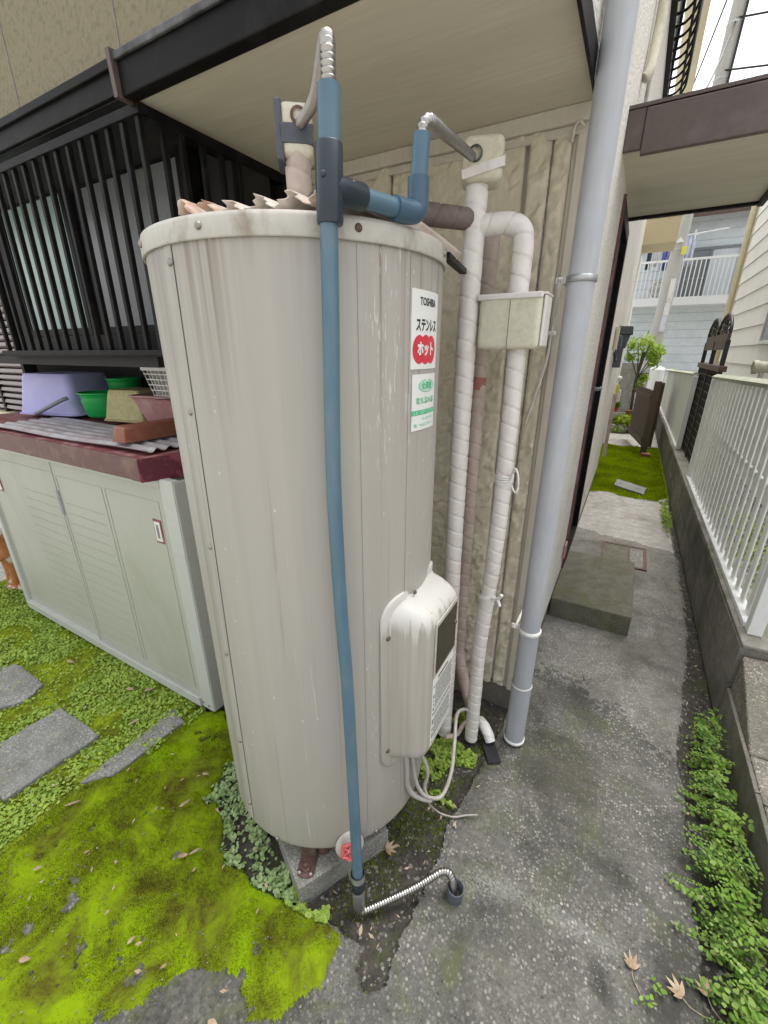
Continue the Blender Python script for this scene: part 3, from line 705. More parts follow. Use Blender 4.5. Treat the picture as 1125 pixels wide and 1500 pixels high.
for a, b, m_, yy in ((-2.87, -2.26, 'frost', 1.205), (-2.20, -1.50, 'frost_grey', 1.222)):
    MB().box(a + .03, b - .03, yy, yy + .004, 1.61, 2.14).build('pane', M[m_], BW)
    MB().box(a, a + .028, yy - .006, yy + .010, 1.578, 2.168).box(b - .028, b, yy - .006, yy + .010, 1.578, 2.168).box(a + .028, b - .028, yy - .006, yy + .010, 1.578, 1.609).box(a + .028, b - .028, yy - .006, yy + .010, 2.141, 2.168).build('sash', M['dark'], BW)
MB().box(-2.95, -1.43, .95, 1.18, 1.45, 1.484).build('sill_board', M['black'], BW)

# alley side wall with the dark door
def wall_patch(y0, y1, z0, z1, x=-.2, th=.14, nm='alley_wall', m_='stucco'): return MB().box(x - th, x, y0, y1, z0, z1).build(nm, M[m_], H)
wall_patch(1.556, 2.80, .12, 5.2); wall_patch(2.80, 3.62, 2.24, 5.2); wall_patch(3.62, 6.0, .12, 5.2)
MB().box(-.34, -.206, 1.702, 6.0, -.05, .119).build('foundation', M['found'], H)
MB().box(-.40, -.262, 6.001, 9.4, -.05, 4.6).build('rear_wall', M['stucco'], H)
D = MB().box(-.26, -.225, 2.87, 3.55, .17, 2.17).build('door', M['black'], H)
MB().box(-.25, -.188, 2.802, 2.868, .13, 2.238).box(-.25, -.188, 3.552, 3.618, .13, 2.238).box(-.25, -.188, 2.869, 3.551, 2.172, 2.238).box(-.25, -.186, 2.869, 3.551, .13, .168).build('door_frame', M['dark'], H, bevel=.004)
hd = MB().tube([(-.225, 2.95, 1.29), (-.17, 2.95, 1.29)], .012, 12).tube(smooth_path([(-.17, 2.945, 1.29), (-.163, 2.99, 1.292), (-.165, 3.06, 1.29)], .01), .010, 10)
hd.build('door_handle', M['grey_pl'], D)
MB().box(-.2, -.186, 2.795, 2.801, .13, 2.24).build('door_edge_trim', M['rust_edge'], H)
MB().box(-.198, -.184, 2.70, 2.792, .24, .34).build('pinkish_stop', M['pink_pl'], H, bevel=.01)
# floor level things seen on the wall beyond the door
G = thing('meter_box', 'slate grey hooded meter boxes high on the far alley wall', 'meter box', (-.16, 5.0, 1.6))
MB().prism([(-.2, 1.66), (-.075, 1.66), (-.08, 1.73), (-.2, 1.735)], 4.9, 5.2, Matrix(((1, 0, 0, 0), (0, 0, 1, 0), (0, 1, 0, 0), (0, 0, 0, 1)))).build('hood', M['meter'], G, bevel=.004)
MB().prism([(-.2, 1.50), (-.12, 1.54), (-.095, 1.659), (-.2, 1.659)], 4.92, 5.18, Matrix(((1, 0, 0, 0), (0, 0, 1, 0), (0, 1, 0, 0), (0, 0, 0, 1)))).build('lower_case', M['meter'], G, bevel=.004)
MB().box(-.2, -.145, 4.55, 4.74, 1.53, 1.64).build('side_case', M['meter'], G, bevel=.01)
MB().box(-.2, -.13, 4.86, 4.9, 1.36, 1.53).build('under_case', M['meter'], G, bevel=.006)
o = MB().tube([(-.183, 4.35, 1.52), (-.183, 4.35, 1.70)], .018, 12).build('conduit_box', M['beige_trim']); tag(o, 'short beige conduit beside the slate meter boxes', 'conduit')
o = MB().tube(smooth_path([(-.185, 4.42, 1.50), (-.17, 4.44, 1.44), (-.16, 4.48, 1.43), (-.165, 4.52, 1.48)], .01), .008, 8).build('meter_cable', M['iron']); tag(o, 'dark cable looping under the beige conduit', 'cable')
o = MB().tube([(-.155, 6.1, .23), (-.155, 5.0, .245)][:1] + [(-.155, 6.1, 1.02)], .022, 12).build('gas_pipe', M['wrap_old']); tag(o, 'thin pinkish riser pipe at the far end of the house wall', 'pipe')
# upper storey bits
o = MB().tube(smooth_path([(-.19, 2.69, 2.64), (-.175, 2.70, 2.66), (-.172, 2.75, 2.76), (-.172, 2.80, 2.9), (-.172, 2.84, 3.3)], .02), .021, 14).build('wall_conduit', M['foam']); tag(o, 'cream conduit curving up the wall above the door canopy', 'conduit')
o = MB().tube([(-.19, 3.05, 2.45), (-.19, 3.05, 4.8)], .008, 8).build('wall_cable', M['cord']); tag(o, 'thin grey cable running up the alley wall', 'cable')
W2 = thing('upper_window_grille', 'dark bulging bar grille on the upstairs window above the canopy', 'window grille', (-.2, 4.6, 3.6))
MB().box(-.21, -.165, 3.3, 5.45, 3.52, 3.57).box(-.21, -.165, 3.3, 3.36, 3.571, 4.7).box(-.21, -.165, 5.39, 5.45, 3.571, 4.7).build('frame', M['dark'], W2)
MB().box(-.205, -.185, 3.361, 5.389, 3.571, 4.7).build('pane', M['glass'], W2)
MB().bar((-.075, 3.3, 3.60), (-.075, 5.45, 3.60), .016, .016).bar((-.05, 3.3, 4.05), (-.05, 5.45, 4.05), .016, .016).build('rail', M['dark'], W2)
rung = MB().tube(smooth_path([(-.17, 0, 3.56), (-.11, 0, 3.57), (-.06, 0, 3.63), (-.045, 0, 3.75), (-.045, 0, 4.6)], .03), .009, 8); proto = None
for k in range(16):
    Mx = Matrix.Translation((0, 3.36 + k * .135, 0))
    if proto is None: proto = rung.build('bar', M['dark'], W2); proto.matrix_basis = Mx
    else: dup(proto, W2, M=Mx)
MB().box(-.2, .02, 6.0, 9.5, 4.9, 5.05).build('far_eave', M['beige_trim'], H)
MB().box(-.2, .05, 2.2, 5.99, 5.0, 5.1).build('far_eave', M['beige_trim'], H)
# yellow eave box further along
o = MB().box(-.9, .235, 9.5, 10.3, 3.23, 3.60).build('yellow_eave', M['yellow_eave']); o2 = MB().box(-.9, .245, 9.49, 10.32, 3.601, 3.66).build('eave_trim', M['beige_trim'], o)
tag(o, 'yellow painted box eave projecting at the end of the alley', 'eave')
MB().box(-.9, -.26, 9.6, 11, -.05, 3.22).build('annex_wall', M['stucco'], o)

# canopy over the side door
CN = thing('door_canopy', 'brown edged canopy with pale underside over the side door', 'canopy', (-.2, 2.9, 2.3))
MB().box(-.2, .43, 2.36, 3.42, 2.278, 2.30).build('underside', M['soffit'], CN)
MB().box(-.135, .46, 2.328, 2.358, 2.245, 2.395).build('front_fascia', M['brown'], CN, bevel=.004)
MB().box(-.2, -.1355, 2.335, 2.359, 2.265, 2.40).build('fascia_end', M['brown'], CN, bevel=.004)
MB().box(.432, .46, 2.3585, 3.45, 2.255, 2.385).box(-.2, .4315, 3.4215, 3.45, 2.262, 2.385).build('side_fascia', M['dark'], CN, bevel=.004)
MB().box(-.2, .46, 2.33, 3.45, 2.40, 2.412).build('roof_sheet', M['brown'], CN)

# downspout
DS = thing('downspout', 'grey plastic downspout at the house corner', 'downspout', (-.168, 1.39, 0))
DX, DY = -.168, 1.385
MB().tube([(DX, DY, .30), (DX, DY, 2.5), (DX, DY, 5.2)], .0355, 28).build('pipe', M['grey_pvc'], DS)
MB().tube([(DX, DY, .012), (DX, DY, .299)], .0375, 28).build('lower_pipe', M['grey_pvc'], DS)
MB().lathe([(.0382, -.004), (.0402, 0), (.0382, .004)], 28, Matrix.Translation((DX, DY, .296))).build('joint_ring', M['white_plastic'], DS)
MB().lathe([(.037, -.008), (.0415, -.005), (.0415, .004), (.037, .006)], 28, Matrix.Translation((DX, DY, .018))).build('base_ring', M['white_plastic'], DS)
for z, m_ in ((1.685, 'grey_clip'), (.545, 'white_plastic')):
    b = MB().lathe([(.036, -.009), (.040, -.008), (.040, .008), (.036, .009)], 28, Matrix.Translation((DX, DY, z)))
    b.box(DX - .066, DX - .036, DY - .004, DY + .004, z - .008, z + .008).bar((DX - .05, DY, z), (DX - .05, 1.527, z), .008, .006)
    b.lathe([(0, -.006), (.005, -.006), (.005, .006), (0, .006)], 8, axisM((DX - .055, DY - .007, z), (0, 1, 0)))
    b.build('clamp', M[m_], DS)
o = MB()
for dx in (0, .006):
    o.tube(smooth_path([(-.222 + dx, 1.37, 1.69), (-.232 + dx, 1.42, 1.62), (-.240, 1.46, 1.555), (-.252 + dx * .5, 1.49, 1.47), (-.276 + dx * .4, 1.505, 1.36), (-.296, 1.515, 1.27)], .02), .0028, 8)
o.build('plastic_cord', M['wrap']); tag(o_ := COL.objects['plastic_cord'], 'pale plastic cord hanging from the downspout clamp to the wall', 'cord')
for a in ((-.248, -.228), ): MB().box(a[0], a[1], 1.448, 1.464, 1.548, 1.560).build('cord_clip', M['white_plastic'], o_, bevel=.002)

# ================================================================== WATER HEATER
TX, TY, TR, TZ0, TZ1 = -.713, .877, .324, .144, 1.711
T = thing('water_heater', 'tall beige cylindrical electric water heater tank on a concrete pad', 'water heater', (TX, TY, .07))
TM = Matrix.Translation((TX, TY, 0))
def on_tank(deg, z, off=0.0, tang=0.0):
    a = R(deg); r = TR + off; return Vector((TX + r * math.cos(a) - tang * math.sin(a), TY + r * math.sin(a) + tang * math.cos(a), z))
shell = MB().lathe([(.05, TZ0 + .004), (TR - .02, TZ0 + .002), (TR - .006, TZ0 + .004), (TR - .0015, TZ0 + .010), (TR, TZ0 + .02), (TR, .3), (TR, .9), (TR, 1.4), (TR, TZ1 - .012)], 128, TM).build('shell', M['tank'], T)
rim = MB().lathe([(TR + .001, TZ1 - .036), (TR + .0055, TZ1 - .037), (TR + .0065, TZ1 - .034), (TR + .0065, TZ1 - .008), (TR + .004, TZ1 - .001), (TR - .004, TZ1 + .002), (TR - .02, TZ1), (.0, TZ1 + .004)], 128, TM).build('rim', M['rim'], T)
def arc_plate(a0, a1, z0, z1, off0, off1, n=10):
    mb = MB(); vs_ = []; fs = []
    for i in range(n + 1):
        a = a0 + (a1 - a0) * i / n
        for z, o_ in ((z0, off0), (z0, off1), (z1, off1), (z1, off0)): vs_.append(on_tank(a, z, o_))
    for i in range(n):
        for k in range(4): fs.append((i * 4 + k, i * 4 + (k + 1) % 4, (i + 1) * 4 + (k + 1) % 4, (i + 1) * 4 + k))
    fs += [(0, 1, 2, 3), (n * 4 + 3, n * 4 + 2, n * 4 + 1, n * 4)]
    return mb.add(vs_, fs)
# vertical lap seam (leans slightly with the photo's lens): dark joint with the overlapping sheet edge left of it
vs_, fs = [], []
for i in range(25):
    t = i / 24; z = 1.674 - t * (1.674 - .165); a = -94.9 - 6.2 * t
    vs_ += [on_tank(a - 9, z, .0004), on_tank(a - 9, z, .0016), on_tank(a - .1, z, .0022), on_tank(a + .25, z, .0004)]
for i in range(24):
    for k in range(3): fs.append((i * 4 + k, i * 4 + k + 1, i * 4 + 5 + k, i * 4 + 4 + k))
MB().add(vs_, fs, True).build('lap_seam', M['tank'], T)
vs_, fs = [], []
for i in range(25):
    t = i / 24; z = 1.674 - t * (1.674 - .165); a = -94.9 - 6.2 * t
    vs_ += [on_tank(a + .28, z, .0006), on_tank(a + .70, z, .0006)]
MB().add(vs_, [(i * 2, i * 2 + 1, i * 2 + 3, i * 2 + 2) for i in range(24)]).build('seam_joint', M['ink'], T)
# shallow joints of the wide access panel at the right
for a0 in (-34.5, -13.2):
    arc_plate(a0, a0 + .8, .20, TZ1 - .04, .0002, .0016, 2).build('panel_bead', M['tank'], T)
scr = MB().lathe([(0, .0045), (.0035, .0042), (.0060, .002), (.0068, 0)], 12); proto = None
for a, z, m_ in ((-95.8, 1.648, 'screw'), (-97.8, 1.388, 'screw'), (-99.4, 1.088, 'screw'), (-100.2, .79, 'screw'), (-101, .49, 'screw'), (-101.6, .235, 'screw'),
                 (-80.6, 1.693, 'screw'), (-34.2, 1.693, 'rust_screw'), (-116.7, 1.693, 'screw'), (12, 1.693, 'screw'), (-83, .163, 'screw'), (-30, .163, 'screw')):
    p = on_tank(a, z, .007 if z > 1.68 else .0022); Mx = axisM(p, (math.cos(R(a)), math.sin(R(a)), 0))
    if m_ == 'screw' and proto is not None: dup(proto, T, M=Mx); continue
    o = scr.build('screw', M[m_], T); o.matrix_basis = Mx
    if m_ == 'screw': proto = o
# control cover: flange bent round the shell, moulded box, inspection window, caution plate
def rrect(a0, a1, z0, z1, ra, rz, n=8):
    pts = []
    for ca, cz, t0 in ((a1 - ra, z1 - rz, 0), (a0 + ra, z1 - rz, 90), (a0 + ra, z0 + rz, 180), (a1 - ra, z0 + rz, 270)):
        for i in range(n + 1):
            t = R(t0 + 90 * i / n); pts.append((ca + ra * math.cos(t), cz + rz * math.sin(t)))
    return pts
NT = Vector((1, 0, 0))
def loft(sections, name, m, parent, closed_last=True):
    n = len(sections[0]); vs_ = [p for s_ in sections for p in s_]; fs = []
    for j in range(len(sections) - 1):
        for k in range(n): fs.append((j * n + k, j * n + (k + 1) % n, (j + 1) * n + (k + 1) % n, (j + 1) * n + k))
    if closed_last: fs.append(tuple((len(sections) - 1) * n + k for k in range(n)))
    mb = MB().add(vs_, fs, True)
    return mb.build(name, m, parent)
CV0, CV1 = .392, .952
def flange_pts(off, ins): # tangential half width / height inset
    return [on_tank(math.degrees(math.asin(max(-.99, min(.99, u / TR)))), z, off) for u, z in rrect(-.148 + ins, .148 - ins, CV0 + ins, CV1 - ins, .055 - ins * .5, .06 - ins * .5)]
def box_pts(nx, u, z0, z1, ru, rz, slope=0):
    return [Vector((TX + nx - slope * max(0, (zz - (z0 + z1) / 2)) , TY + uu, zz)) for uu, zz in rrect(-u[0], u[1], z0, z1, ru, rz)]
loft([flange_pts(.0005, 0), flange_pts(.005, 0), flange_pts(.007, .004), flange_pts(.0065, .018), flange_pts(.007, .022)], 'cover_flange', M['cover'], T, False)
cover = loft([flange_pts(.0055, .020), flange_pts(.012, .028), box_pts(.345, (.108, .116), .420, .918, .03, .045), box_pts(.374, (.098, .110), .426, .906, .032, .04),
              box_pts(.388, (.082, .104), .436, .893, .026, .03), box_pts(.394, (.064, .097), .447, .880, .016, .02), box_pts(.395, (.058, .094), .452, .874, .012, .014)], 'control_cover', M['cover'], T)
fx = TX + .3955
MB().box(fx, fx + .004, TY - .057, TY + .092, .705, .872).build('window_frame', M['rim'], cover, bevel=.003)
MB().box(fx + .0045, fx + .006, TY - .050, TY + .084, .716, .860).build('inspection_window', M['dark_glass'], cover)
o = scr.build('knob', M['rust_screw'], cover); o.matrix_basis = axisM((fx + .006, TY + .077, .80), (1, 0, 0))
MB().box(fx, fx + .0012, TY - .055, TY + .090, .460, .695).build('caution_plate', M['sticker'], cover)
cap = COL.objects['caution_plate']; pl = MB(); rr = random.Random(3)
z = .685
pl.box(fx + .0013, fx + .0016, TY - .02, TY + .05, z - .008, z)
z -= .016
while z > .468:
    u = TY - .050
    if rr.random() < .35: pl.box(fx + .0013, fx + .0016, u, u + .010, z - .004, z)
    u = TY - .036
    while u < TY + .083:
        l = rr.uniform(.004, .018); pl.box(fx + .0013, fx + .0016, u, min(u + l, TY + .086), z - .0028, z); u += l + .0022
    z -= .0062 if rr.random() < .85 else .012
pl.build('fine_print', M['ink_grey'], cap)
for a_, z_ in ((-23.5, .845), (-23.5, .47), (-7, .935)):
    o = scr.build('screw', M['rust_screw'], cover); o.matrix_basis = axisM(on_tank(a_, z_, .007), (math.cos(R(a_)), math.sin(R(a_)), 0))

# stickers, bent round the shell; lettering built flat and bent with them
def bent(o, a_mid, z_mid, off):
    for v in o.data.vertices:
        p = v.co; a = a_mid + math.degrees(p.x / TR); q = on_tank(a, z_mid + p.y, off + p.z); v.co = q
    o.data.update()
def sticker(name, a0, a1, z0, z1, off=.0012):
    mb = MB(); n = 14; w_ = R(a1 - a0) * TR; vs_ = []; fs = []
    pts = []
    for i in range(n + 1): vs_ += [((i / n - .5) * w_, -(z1 - z0) / 2, 0), ((i / n - .5) * w_, (z1 - z0) / 2, 0)]
    fs = [(2 * i, 2 * i + 2, 2 * i + 3, 2 * i + 1) for i in range(n)]
    o = mb.add(vs_, fs).build(name, M['sticker'], T); bent(o, (a0 + a1) / 2, (z0 + z1) / 2, off); return o
S1 = sticker('sticker', -12.3, 8.6, 1.467, 1.615); S1['label'] = 'white brand sticker with black lettering and red lobed badge'
am, zm = -1.85, 1.541
def put(s, size, m_, x, y, parent, a_mid, z_mid, sx=1.0, bold=0.0, off=.0017, nm='lettering'):
    o = text(s, nm, size, M[m_], Matrix.Translation((x, y, 0)), None, sx, .0001, bold)
    bm = bmesh.new(); bm.from_mesh(o.data)
    bmesh.ops.triangulate(bm, faces=bm.faces); bm.to_mesh(o.data); bm.free()
    bent(o, a_mid, z_mid, off); o.parent = parent; return o
put('TOSHIBA', .0195, 'ink', .004, .053, S1, am, zm, .88, .0005)
put('ステンレス', .0265, 'ink', .002, .009, S1, am, zm, .70, .0009)
def disc(cx_, cy_, a_, b_, z_):
    V_ = [(cx_, cy_, z_)]; F_ = []
    for j in range(1, 7):
        for t in range(32): V_.append((cx_ + a_ * j / 6 * math.cos(t * math.pi / 16), cy_ + b_ * j / 6 * math.sin(t * math.pi / 16), z_))
    for t in range(32):
        F_.append((0, 1 + t, 1 + (t + 1) % 32))
        for j in range(5): F_.append((1 + j * 32 + t, 33 + j * 32 + t, 33 + j * 32 + (t + 1) % 32, 1 + j * 32 + (t + 1) % 32))
    return V_, F_
bd = MB(); R3 = []
for x_, r_ in ((-.030, .0265), (-.004, .0275), (.022, .0265)):
    V_, F_ = disc(x_, -.036, r_ * .92, r_ * 1.05, .0001 * len(R3)); bd.add(V_, F_); R3.append(1)
bdo = bd.build('badge', M['ink_red'], None); bm = bmesh.new(); bm.from_mesh(bdo.data); bmesh.ops.triangulate(bm, faces=bm.faces); bm.to_mesh(bdo.data); bm.free()
bent(bdo, am, zm, .0015); bdo.parent = S1
put('ホット', .0285, 'sticker', -.002, -.036, S1, am, zm, .86, .0013, .0022)
S2 = sticker('sticker', -11.2, 8.2, 1.340, 1.457); S2['label'] = 'white contractor sticker printed in green'
a2, z2 = -1.5, 1.3985
def flat(mb, nm, m_, parent, a_mid, z_mid, off=.0016):
    o = mb.build(nm, M[m_], None); bent(o, a_mid, z_mid, off); o.parent = parent; return o
mb = MB(); n = 40; cx_, cy_ = .006, .034
for i in range(n):
    if i in (9, 10): continue
    t0, t1 = 2 * math.pi * i / n, 2 * math.pi * (i + 1) / n
    mb.add([(cx_ + a_ * math.cos(t), cy_ + b_ * math.sin(t), 0) for t, a_, b_ in ((t0, .037, .0135), (t1, .037, .0135), (t1, .035, .0122), (t0, .035, .0122))], [(0, 1, 2, 3)])
flat(mb, 'oval', 'ink_green', S2, a2, z2)
mb = MB().add(*disc(cx_, cy_, .0345, .0118, 0)); o = mb.build('oval_fill', M['ink_pale_green'], None)
bm = bmesh.new(); bm.from_mesh(o.data); bmesh.ops.triangulate(bm, faces=bm.faces); bm.to_mesh(o.data); bm.free(); bent(o, a2, z2, .0014); o.parent = S2
put('全深夜', .016, 'ink_green', .006, .034, S2, a2, z2, 1.05, .0002, .002)
put('電気温水器', .015, 'ink_green', .002, .003, S2, a2, z2, 1.15, -.00005, .0018)
mb = MB()
for i in range(12): mb.add([(-.0545 + .109 * k / 12, y_, 0) for k, y_ in ((i, -.026), (i + 1, -.026), (i + 1, -.0155), (i, -.0155))], [(0, 1, 2, 3)])
flat(mb, 'band', 'ink_green', S2, a2, z2)
def print_marks(m_, x0, x1, yc, h_, seed, off=.0019):     # print too small to read in the photograph
    q = random.Random(seed); mb = MB(); u = x0
    while u < x1:
        l = q.uniform(.0025, .0055)
        for dy in (-.32, 0, .32):
            if q.random() < .8: mb.add([(u, yc + h_ * (dy - .1), 0), (u + l, yc + h_ * (dy - .1), 0), (u + l, yc + h_ * (dy + .1), 0), (u, yc + h_ * (dy + .1), 0)], [(0, 1, 2, 3)])
        u += l + .0018
    flat(mb, 'fine_print', m_, S2, a2, z2, off)
print_marks('ink_pale_green', -.048, .048, -.0207, .008, 4)
put('ホームサービス', .0085, 'ink_green', .014, -.0355, S2, a2, z2, .92, 0)
put('TEL', .0095, 'ink_green', -.040, -.048, S2, a2, z2, .9, .0001)
print_marks('ink_green', -.024, .040, -.048, .006, 6, .0016)

# feet and base bracket
for k, a in enumerate((-60, 60, 180)):
    p = on_tank(a, 0, -.05)
    ft = MB().tube([(p.x, p.y, .075), (p.x, p.y, TZ0 + .004)], .02, 14).build('foot', M['rust'], T)
p = on_tank(-67.5, .0705, -.02); d = Vector((math.cos(R(-67.5)), math.sin(R(-67.5)), 0)); sdir = Vector((-d.y, d.x, 0))
P = [(-.024, -.05), (.024, -.05), (.026, .035), (.022, .046), (.010, .052), (-.010, .052), (-.022, .046), (-.026, .035)]
Mx = Matrix(((sdir.x, d.x, 0, p.x), (sdir.y, d.y, 0, p.y), (0, 0, 1, 0), (0, 0, 0, 1)))
br = MB().prism(P, .0705, .0765, Mx).prism([(-.022, -.008), (.022, -.008), (.022, -.003), (-.022, -.003)], .077, .142, Mx).build('base_bracket', M['rust'], T, bevel=.0015)
MB().lathe([(.0, .022), (.006, .021), (.007, .008), (.012, .0075), (.013, 0)], 6, Matrix.Translation(p + d * .03 + Vector((0, 0, .006))), smooth=False).build('bolt', M['rust'], br)
for s_ in (-1, 1):
    o = scr.build('screw', M['screw'], br); q = p + d * .040 + sdir * .017 * s_; o.matrix_basis = Matrix.Translation((q.x, q.y, .0768))
# drain valve low on the front: grey escutcheon, red handwheel, spout into the drain coupling
dv = Vector((math.cos(R(-45)), math.sin(R(-45)), 0)); vp = on_tank(-45, .175, 0)
V = MB().tube([vp - dv * .02, vp + dv * .030], .016, 14).tube([vp + dv * .026 + Vector((0, 0, .004)), vp + dv * .034 + Vector((0, 0, -.05)), vp + dv * .036 + Vector((0, 0, -.11))], .011, 12).build('drain_valve', M['grey_clip'], T)
MB().lathe([(.014, .004), (.036, .0035), (.042, 0), (.040, -.003), (.014, -.003)], 32, axisM(vp + dv * .014 + Vector((0, 0, -.002)), dv + Vector((0, 0, .35)))).build('escutcheon', M['cover'], V)
hw = MB(); HM = axisM(vp + dv * .040 + Vector((-.006, -.004, .012)), dv + Vector((-.25, -.15, .55)))
ring = [HM @ Vector(((.0185 + .0030 * math.cos(5 * t)) * math.cos(t), (.0185 + .0030 * math.cos(5 * t)) * math.sin(t), 0)) for t in [2 * math.pi * i / 40 for i in range(41)]]
hw.tube(ring, .0048, 8, cap=False)
for k in range(5):
    t = 2 * math.pi * k / 5; hw.tube([HM @ Vector((0, 0, 0)), HM @ Vector((.018 * math.cos(t), .018 * math.sin(t), 0))], .0032, 6)
hw.lathe([(.0, .006), (.005, .005), (.006, -.01), (0, -.012)], 10, HM)
hw.build('handwheel', M['red_paint'], V)

# concrete pad under the tank
ca, cb = Vector((.48, .877)), Vector((-.877, .48)); c0 = Vector((-.574, .520)); L_ = .305
for o0, lab in ((c0, 'square concrete pad under the rusty bracket at the tank front'), (c0 + ca * .42 + cb * -.02, 'concrete pad under the tank nearest the wrapped pipes'), (c0 + ca * .33 + cb * .34, 'concrete pad hidden under the rear left of the tank')):
    P = [o0, o0 + ca * L_, o0 + ca * L_ + cb * L_, o0 + cb * L_]
    if o0 is not c0:
        q_ = on_tank(60 if 'wrapped' in lab else 180, 0, -.085); P = [Vector((q_.x + a_, q_.y + b_)) for a_, b_ in ((-.08, -.08), (.08, -.08), (.08, .08), (-.08, .08))]
    o = MB().prism([(q.x, q.y) for q in P], -.03, .070).build('concrete_pad', M['pad'], bevel=.005); tag(o, lab, 'concrete pad')

# corrugated sheet lying on the tank top
u0 = Vector((-.425, .665)); wdir = Vector((-.955, -.10)).normalized(); ldir = Vector((.06, 1)).normalized()
nx, ny = 96, 14; V_ = []; F_ = []
for j in range(ny + 1):
    for i in range(nx + 1):
        s_ = i / nx; t = j / ny; wd = .385 * s_
        rag = .012 * math.sin(i * 1.7) * math.sin(i * .53) + (.02 * random.random() if s_ > .7 else .004 * random.random())
        ln = -.01 + (.43 - .01) * t + (rag if j == 0 else 0)
        q = u0 + wdir * wd + ldir * ln
        amp = .0105 * (1 + .9 * max(0, s_ - .72) * 3)
        z = 1.738 + amp * math.cos(2 * math.pi * wd / .062 + .6) + .020 * max(0, s_ - .65) * 2 * (1 - t) - .030 * t * t
        V_.append((q.x, q.y, max(z, 1.7165) if ((q.x - TX) ** 2 + (q.y - TY) ** 2) < .1 else z))
idx = lambda i, j: j * (nx + 1) + i
F_ = [(idx(i, j), idx(i + 1, j), idx(i + 1, j + 1), idx(i, j + 1)) for j in range(ny) for i in range(nx)]
o = MB().add(V_, F_, True).build('corrugated_sheet', M['old_pvc']); md = o.modifiers.new('solid', 'SOLIDIFY'); md.thickness = .0016
tag(o, 'yellowed ragged corrugated plastic sheet lying on top of the tank', 'corrugated sheet')
o = MB().bar((-.405, .99, 1.699), (-.452, 1.236, 1.705), .018, .012).build('strap_bracket', M['dark']); tag(o, 'short black strap bracket between tank rim and wrapped pipe', 'bracket')

# ================================================================== BLUE DRAIN PIPE
BP = thing('drain_pipework', 'blue grey plastic drain pipe running down the tank front with flexible steel hoses', 'pipe', (-.414, .589, 0))
PB = smooth_path([(-.454, .628, 1.69), (-.4565, .6265, 1.55), (-.462, .622, 1.277), (-.4585, .622, 1.0), (-.447, .619, .783), (-.434, .609, .45), (-.4235, .600, .13)], .02)
MB().tube(PB, .0145, 20).build('down_pipe', M['blue_pvc'], BP)
tee0 = Vector((-.4525, .6295, 1.686)); tee1 = Vector((-.4505, .631, 1.788)); bd_ = Vector((.0635, .1717, -.003)).normalized(); tc = Vector((-.4515, .6303, 1.733))
t_ = MB().tube([tee0, tee0.lerp(tee1, .03), tee0.lerp(tee1, .98), tee1], [.0195, .0208, .0208, .0195], 24).tube([tc, tc + bd_ * .062, tc + bd_ * .064], [.0205, .0200, .0185], 22)
t_.lathe([(.0, .0025), (.004, .002), (.005, 0)], 10, axisM(tc + Vector((.0035, -.0205, .012)), (.17, -1, 0)))
t_.build('tee_fitting', M['dark_pvc'], BP)
el = Vector((-.388, .802, 1.730)); e1 = el - bd_ * .040
MB().tube([tc + bd_ * .05, el - bd_ * .03], .0148, 18).build('cross_pipe', M['blue_pvc'], BP)
MB().tube([el - bd_ * .052, el - bd_ * .05] + smooth_path([el - bd_ * .048, el - bd_ * .02, el + Vector((.001, 0, .006)) * 1, el + Vector((.002, .002, .024)), el + Vector((.002, .002, .052))], .004) + [el + Vector((.002, .002, .054))], .0190, 20).build('elbow_fitting', M['blue_fit'], BP)
up0 = el + Vector((.002, .002, .04)); up1 = Vector((-.382, .806, 1.845))
MB().tube([up0, up1], .0150, 18).build('riser_pipe', M['blue_pvc'], BP)
MB().tube([tee1 - Vector((0, 0, .02)), (-.4480, .6325, 1.854)], .0165, 20).build('top_pipe', M['blue_pvc'], BP)
hose(MB(), [(-.448, .6325, 1.845), (-.4475, .633, 1.880), (-.449, .635, 1.898), (-.458, .646, 1.912), (-.480, .670, 1.918), (-.60, .80, 1.935), (-.722, .902, 1.954)], .0098, .0075, .0013).build('flexible_hose', M['steel'], BP)
hose(MB(), [(-.382, .806, 1.838), (-.381, .807, 1.854), (-.378, .816, 1.865), (-.378, .84, 1.871), (-.388, .93, 1.885), (-.412, 1.08, 1.917), (-.438, 1.213, 1.948)], .0092, .0075, .0013).build('flexible_hose', M['steel'], BP)
MB().tube([(-.424, .6005, .142), (-.4235, .600, .138), (-.4195, .5955, .095), (-.419, .595, .092)], [.0165, .0185, .0185, .0165], 22).lathe([(.0185, -.002), (.0198, 0), (.0185, .002)], 22, Matrix.Translation((-.4235, .600, .138))).build('coupling', M['dark_pvc'], BP)
MB().tube([(-.4235, .600, .152), (-.4225, .599, .130)], [.0192, .0192], 22, cap=False).tube([(-.4195, .5955, .096), (-.4145, .590, .032), (-.414, .5895, .030)], [.0172, .0172, .0150], 22).build('socket', M['grey_clip'], BP)
MB().lathe([(.0155, 0), (.0155, .012), (.010, .014), (0, .014)], 6, axisM((-.4145, .590, .032), (.1, -.1, -1)), smooth=False).build('hose_nut', M['steel'], BP)
hose(MB(), [(-.413, .588, .026), (-.405, .590, .018), (-.390, .601, .019), (-.30, .683, .054), (-.247, .733, .088), (-.232, .748, .095), (-.216, .758, .091), (-.203, .760, .072), (-.197, .760, .03), (-.196, .759, -.01)], .0100, .0075, .0013).build('flexible_hose', M['steel'], BP)
o = MB().lathe([(.0245, -.02), (.0245, .046), (.0235, .048), (.0215, .047), (.0215, -.02)], 28, Matrix.Translation((-.192, .758, 0)) @ Matrix.Rotation(R(4), 4, 'Y')).build('drain_stub', M['meter'])
MB().lathe([(0, -.012), (.0213, -.012)], 24, Matrix.Translation((-.192, .758, 0))).build('drain_floor', M['ink'], o)
tag(o, 'short grey drain pipe stub standing in the concrete', 'drain pipe')

